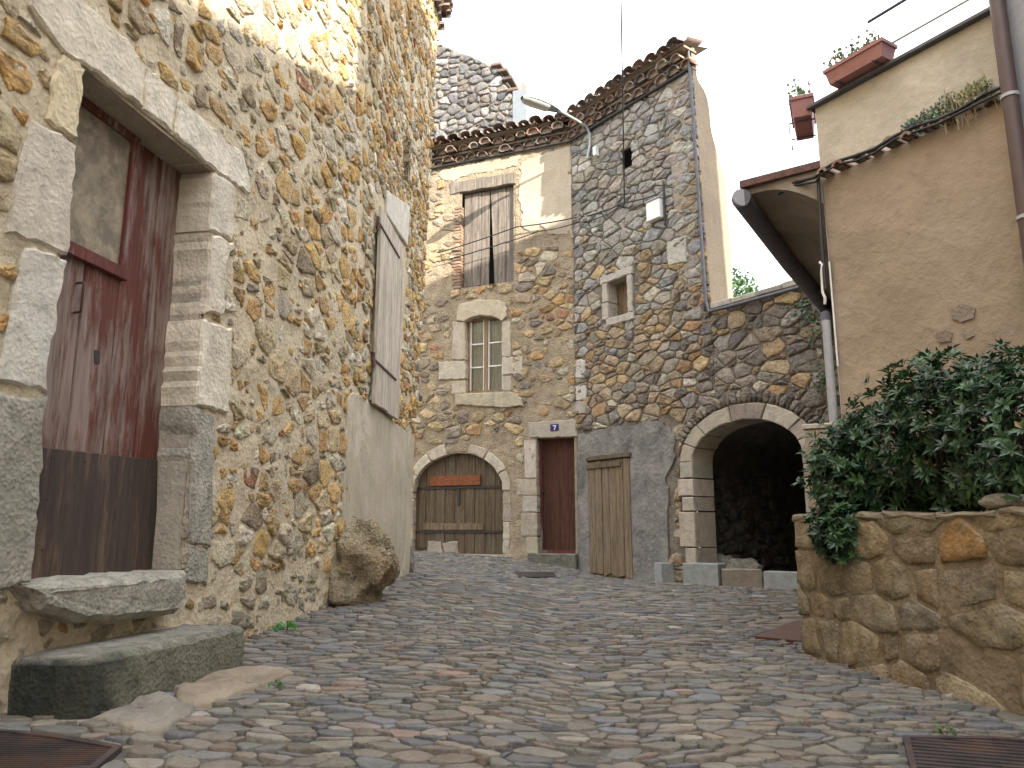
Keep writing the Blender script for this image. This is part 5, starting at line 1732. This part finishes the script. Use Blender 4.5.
# ------------------------------------------------------------------ cables
mb = MB()
def sag(a, b, s, n=8):
    return [a.lerp(b, k / n) + Vector((0, 0, -s * 4 * (k / n) * (1 - k / n))) for k in range(n + 1)]
q = [F1.P(*F1.uv(437, 253, .07), .07), F1.P(*F1.uv(516, 227, .12), .12), F1.P(*F1.uv(578, 217, .09), .09), F2.P(*F2.uv(600, 212, .1), .1), F2.P(*F2.uv(622, 203, .1), .1), F2.P(*F2.uv(658, 194, .1), .1)]
pts = []
for i in range(len(q) - 1): pts += sag(q[i], q[i + 1], .02, 5)[:-1]
pts.append(q[-1])
mb.tube(pts, .013, n=5)
tag(mb.build('wall_cable', M['black']), 'upper black cable strung across both facades to the junction box', 'cable', 'cables across the facades')
mb = MB()
q = [F1.P(*F1.uv(437, 262, .07), .07), F1.P(*F1.uv(540, 231, .08), .08), F1.P(*F1.uv(578, 222, .08), .08), F2.P(*F2.uv(603, 216, .09), .09), F2.P(*F2.uv(620, 205, .09), .09)]
pts = []
for i in range(len(q) - 1): pts += sag(q[i], q[i + 1], .03, 5)[:-1]
pts.append(q[-1])
mb.tube(pts, .010, n=5)
tag(mb.build('wall_cable', M['black']), 'lower thin black cable sagging across both facades', 'cable', 'cables across the facades')
a = F2.P(*F2.uv(624.5, 204, .1), .1)
b_ = on_depth(621, 0, 9.0)
e_ = Vector((3.6, 2.0, 9.6))
mb = MB(); mb.tube(sag(a, b_, .0, 4) + [b_.lerp(e_, .3) + Vector((-.25, 0, .05)), e_], .011, n=5)
tag(mb.build('overhead_wire', M['black']), 'single dark wire running straight up from the tower wall into the sky', 'wire')

# ------------------------------------------------------------------ vegetation bits
def weed(label, P_, rad, n, seed, col=(.10, .26, .06)):
    r = random.Random(seed); mb = MB()
    for i in range(n):
        d = rvec(r); d.z = abs(d.z)
        leaf(mb, P_ + Vector((d.x * rad * .6, d.y * rad * .6, d.z * rad * .5)), d + Vector((0, 0, .3)), rvec(r), rad * r.uniform(.22, .45), rad * r.uniform(.09, .17), tuple(k * r.uniform(.7, 1.3) for k in col))
    return tag(mb.build('weed', M['leaf']), label, 'weed', 'weeds between the stones')
weed('bright green weed at the wall foot between step and boulder', ghit(288, 633) + Vector((-.02, 0, .01)), .10, 60, 1)
weed('tiny green weed beside the orange brown slab', ghit(275, 690), .06, 25, 2, (.08, .17, .05))
weed('green weed along the edge of the bottom right metal cover', ghit(945, 738), .07, 35, 3, (.08, .16, .05))
weed('dark weed at the foot of the plank door', ghit(590, 572), .14, 40, 4, (.05, .10, .04))
# ivy high on the arched wall by the gutter
iv = MB(); r = random.Random(5)
for i in range(200):
    bx, by = r.choice(((812, 308, ), (822, 330), (826, 378), (806, 312)))
    u_, z_ = F2.uv(bx + r.gauss(0, 8), by + r.gauss(0, 7), .06)
    leaf(iv, F2.P(u_, z_, r.uniform(.05, .14)), rvec(r) + F2.n * .6 + Vector((0, 0, -.3)), F2.n, r.uniform(.04, .07), r.uniform(.018, .03), (r.uniform(.03, .06), r.uniform(.07, .11), r.uniform(.03, .045)))
tag(iv.build('ivy', M['leaf']), 'dark ivy tufts high on the arched wall beside the gutter', 'ivy')
# tree behind the low wall
tr = thing('tree', 'green tree top just showing behind the low arched wall', 'tree', (6.1, 19.0, 0))
crown = MB(); r = random.Random(6)
cc = on_depth(737, 299, 19)
for i in range(1300):
    d = rvec(r); k = r.uniform(.5, 1.05)
    p = cc + Vector((d.x * .55 * k, d.y * .8 * k, d.z * .75 * k + .1 * noise.noise(d * 2)))
    leaf(crown, p, rvec(r), rvec(r), r.uniform(.07, .13), r.uniform(.03, .05), (r.uniform(.05, .10), r.uniform(.11, .17), r.uniform(.04, .07)))
crown.build('crown', M['leaf'], tr)
mb = MB(); mb.tube([(cc.x, 19, 0), (cc.x + .1, 19, 2), (cc.x, 19, cc.z)], [.16, .12, .04], n=8); mb.build('trunk', M['bark'], tr)
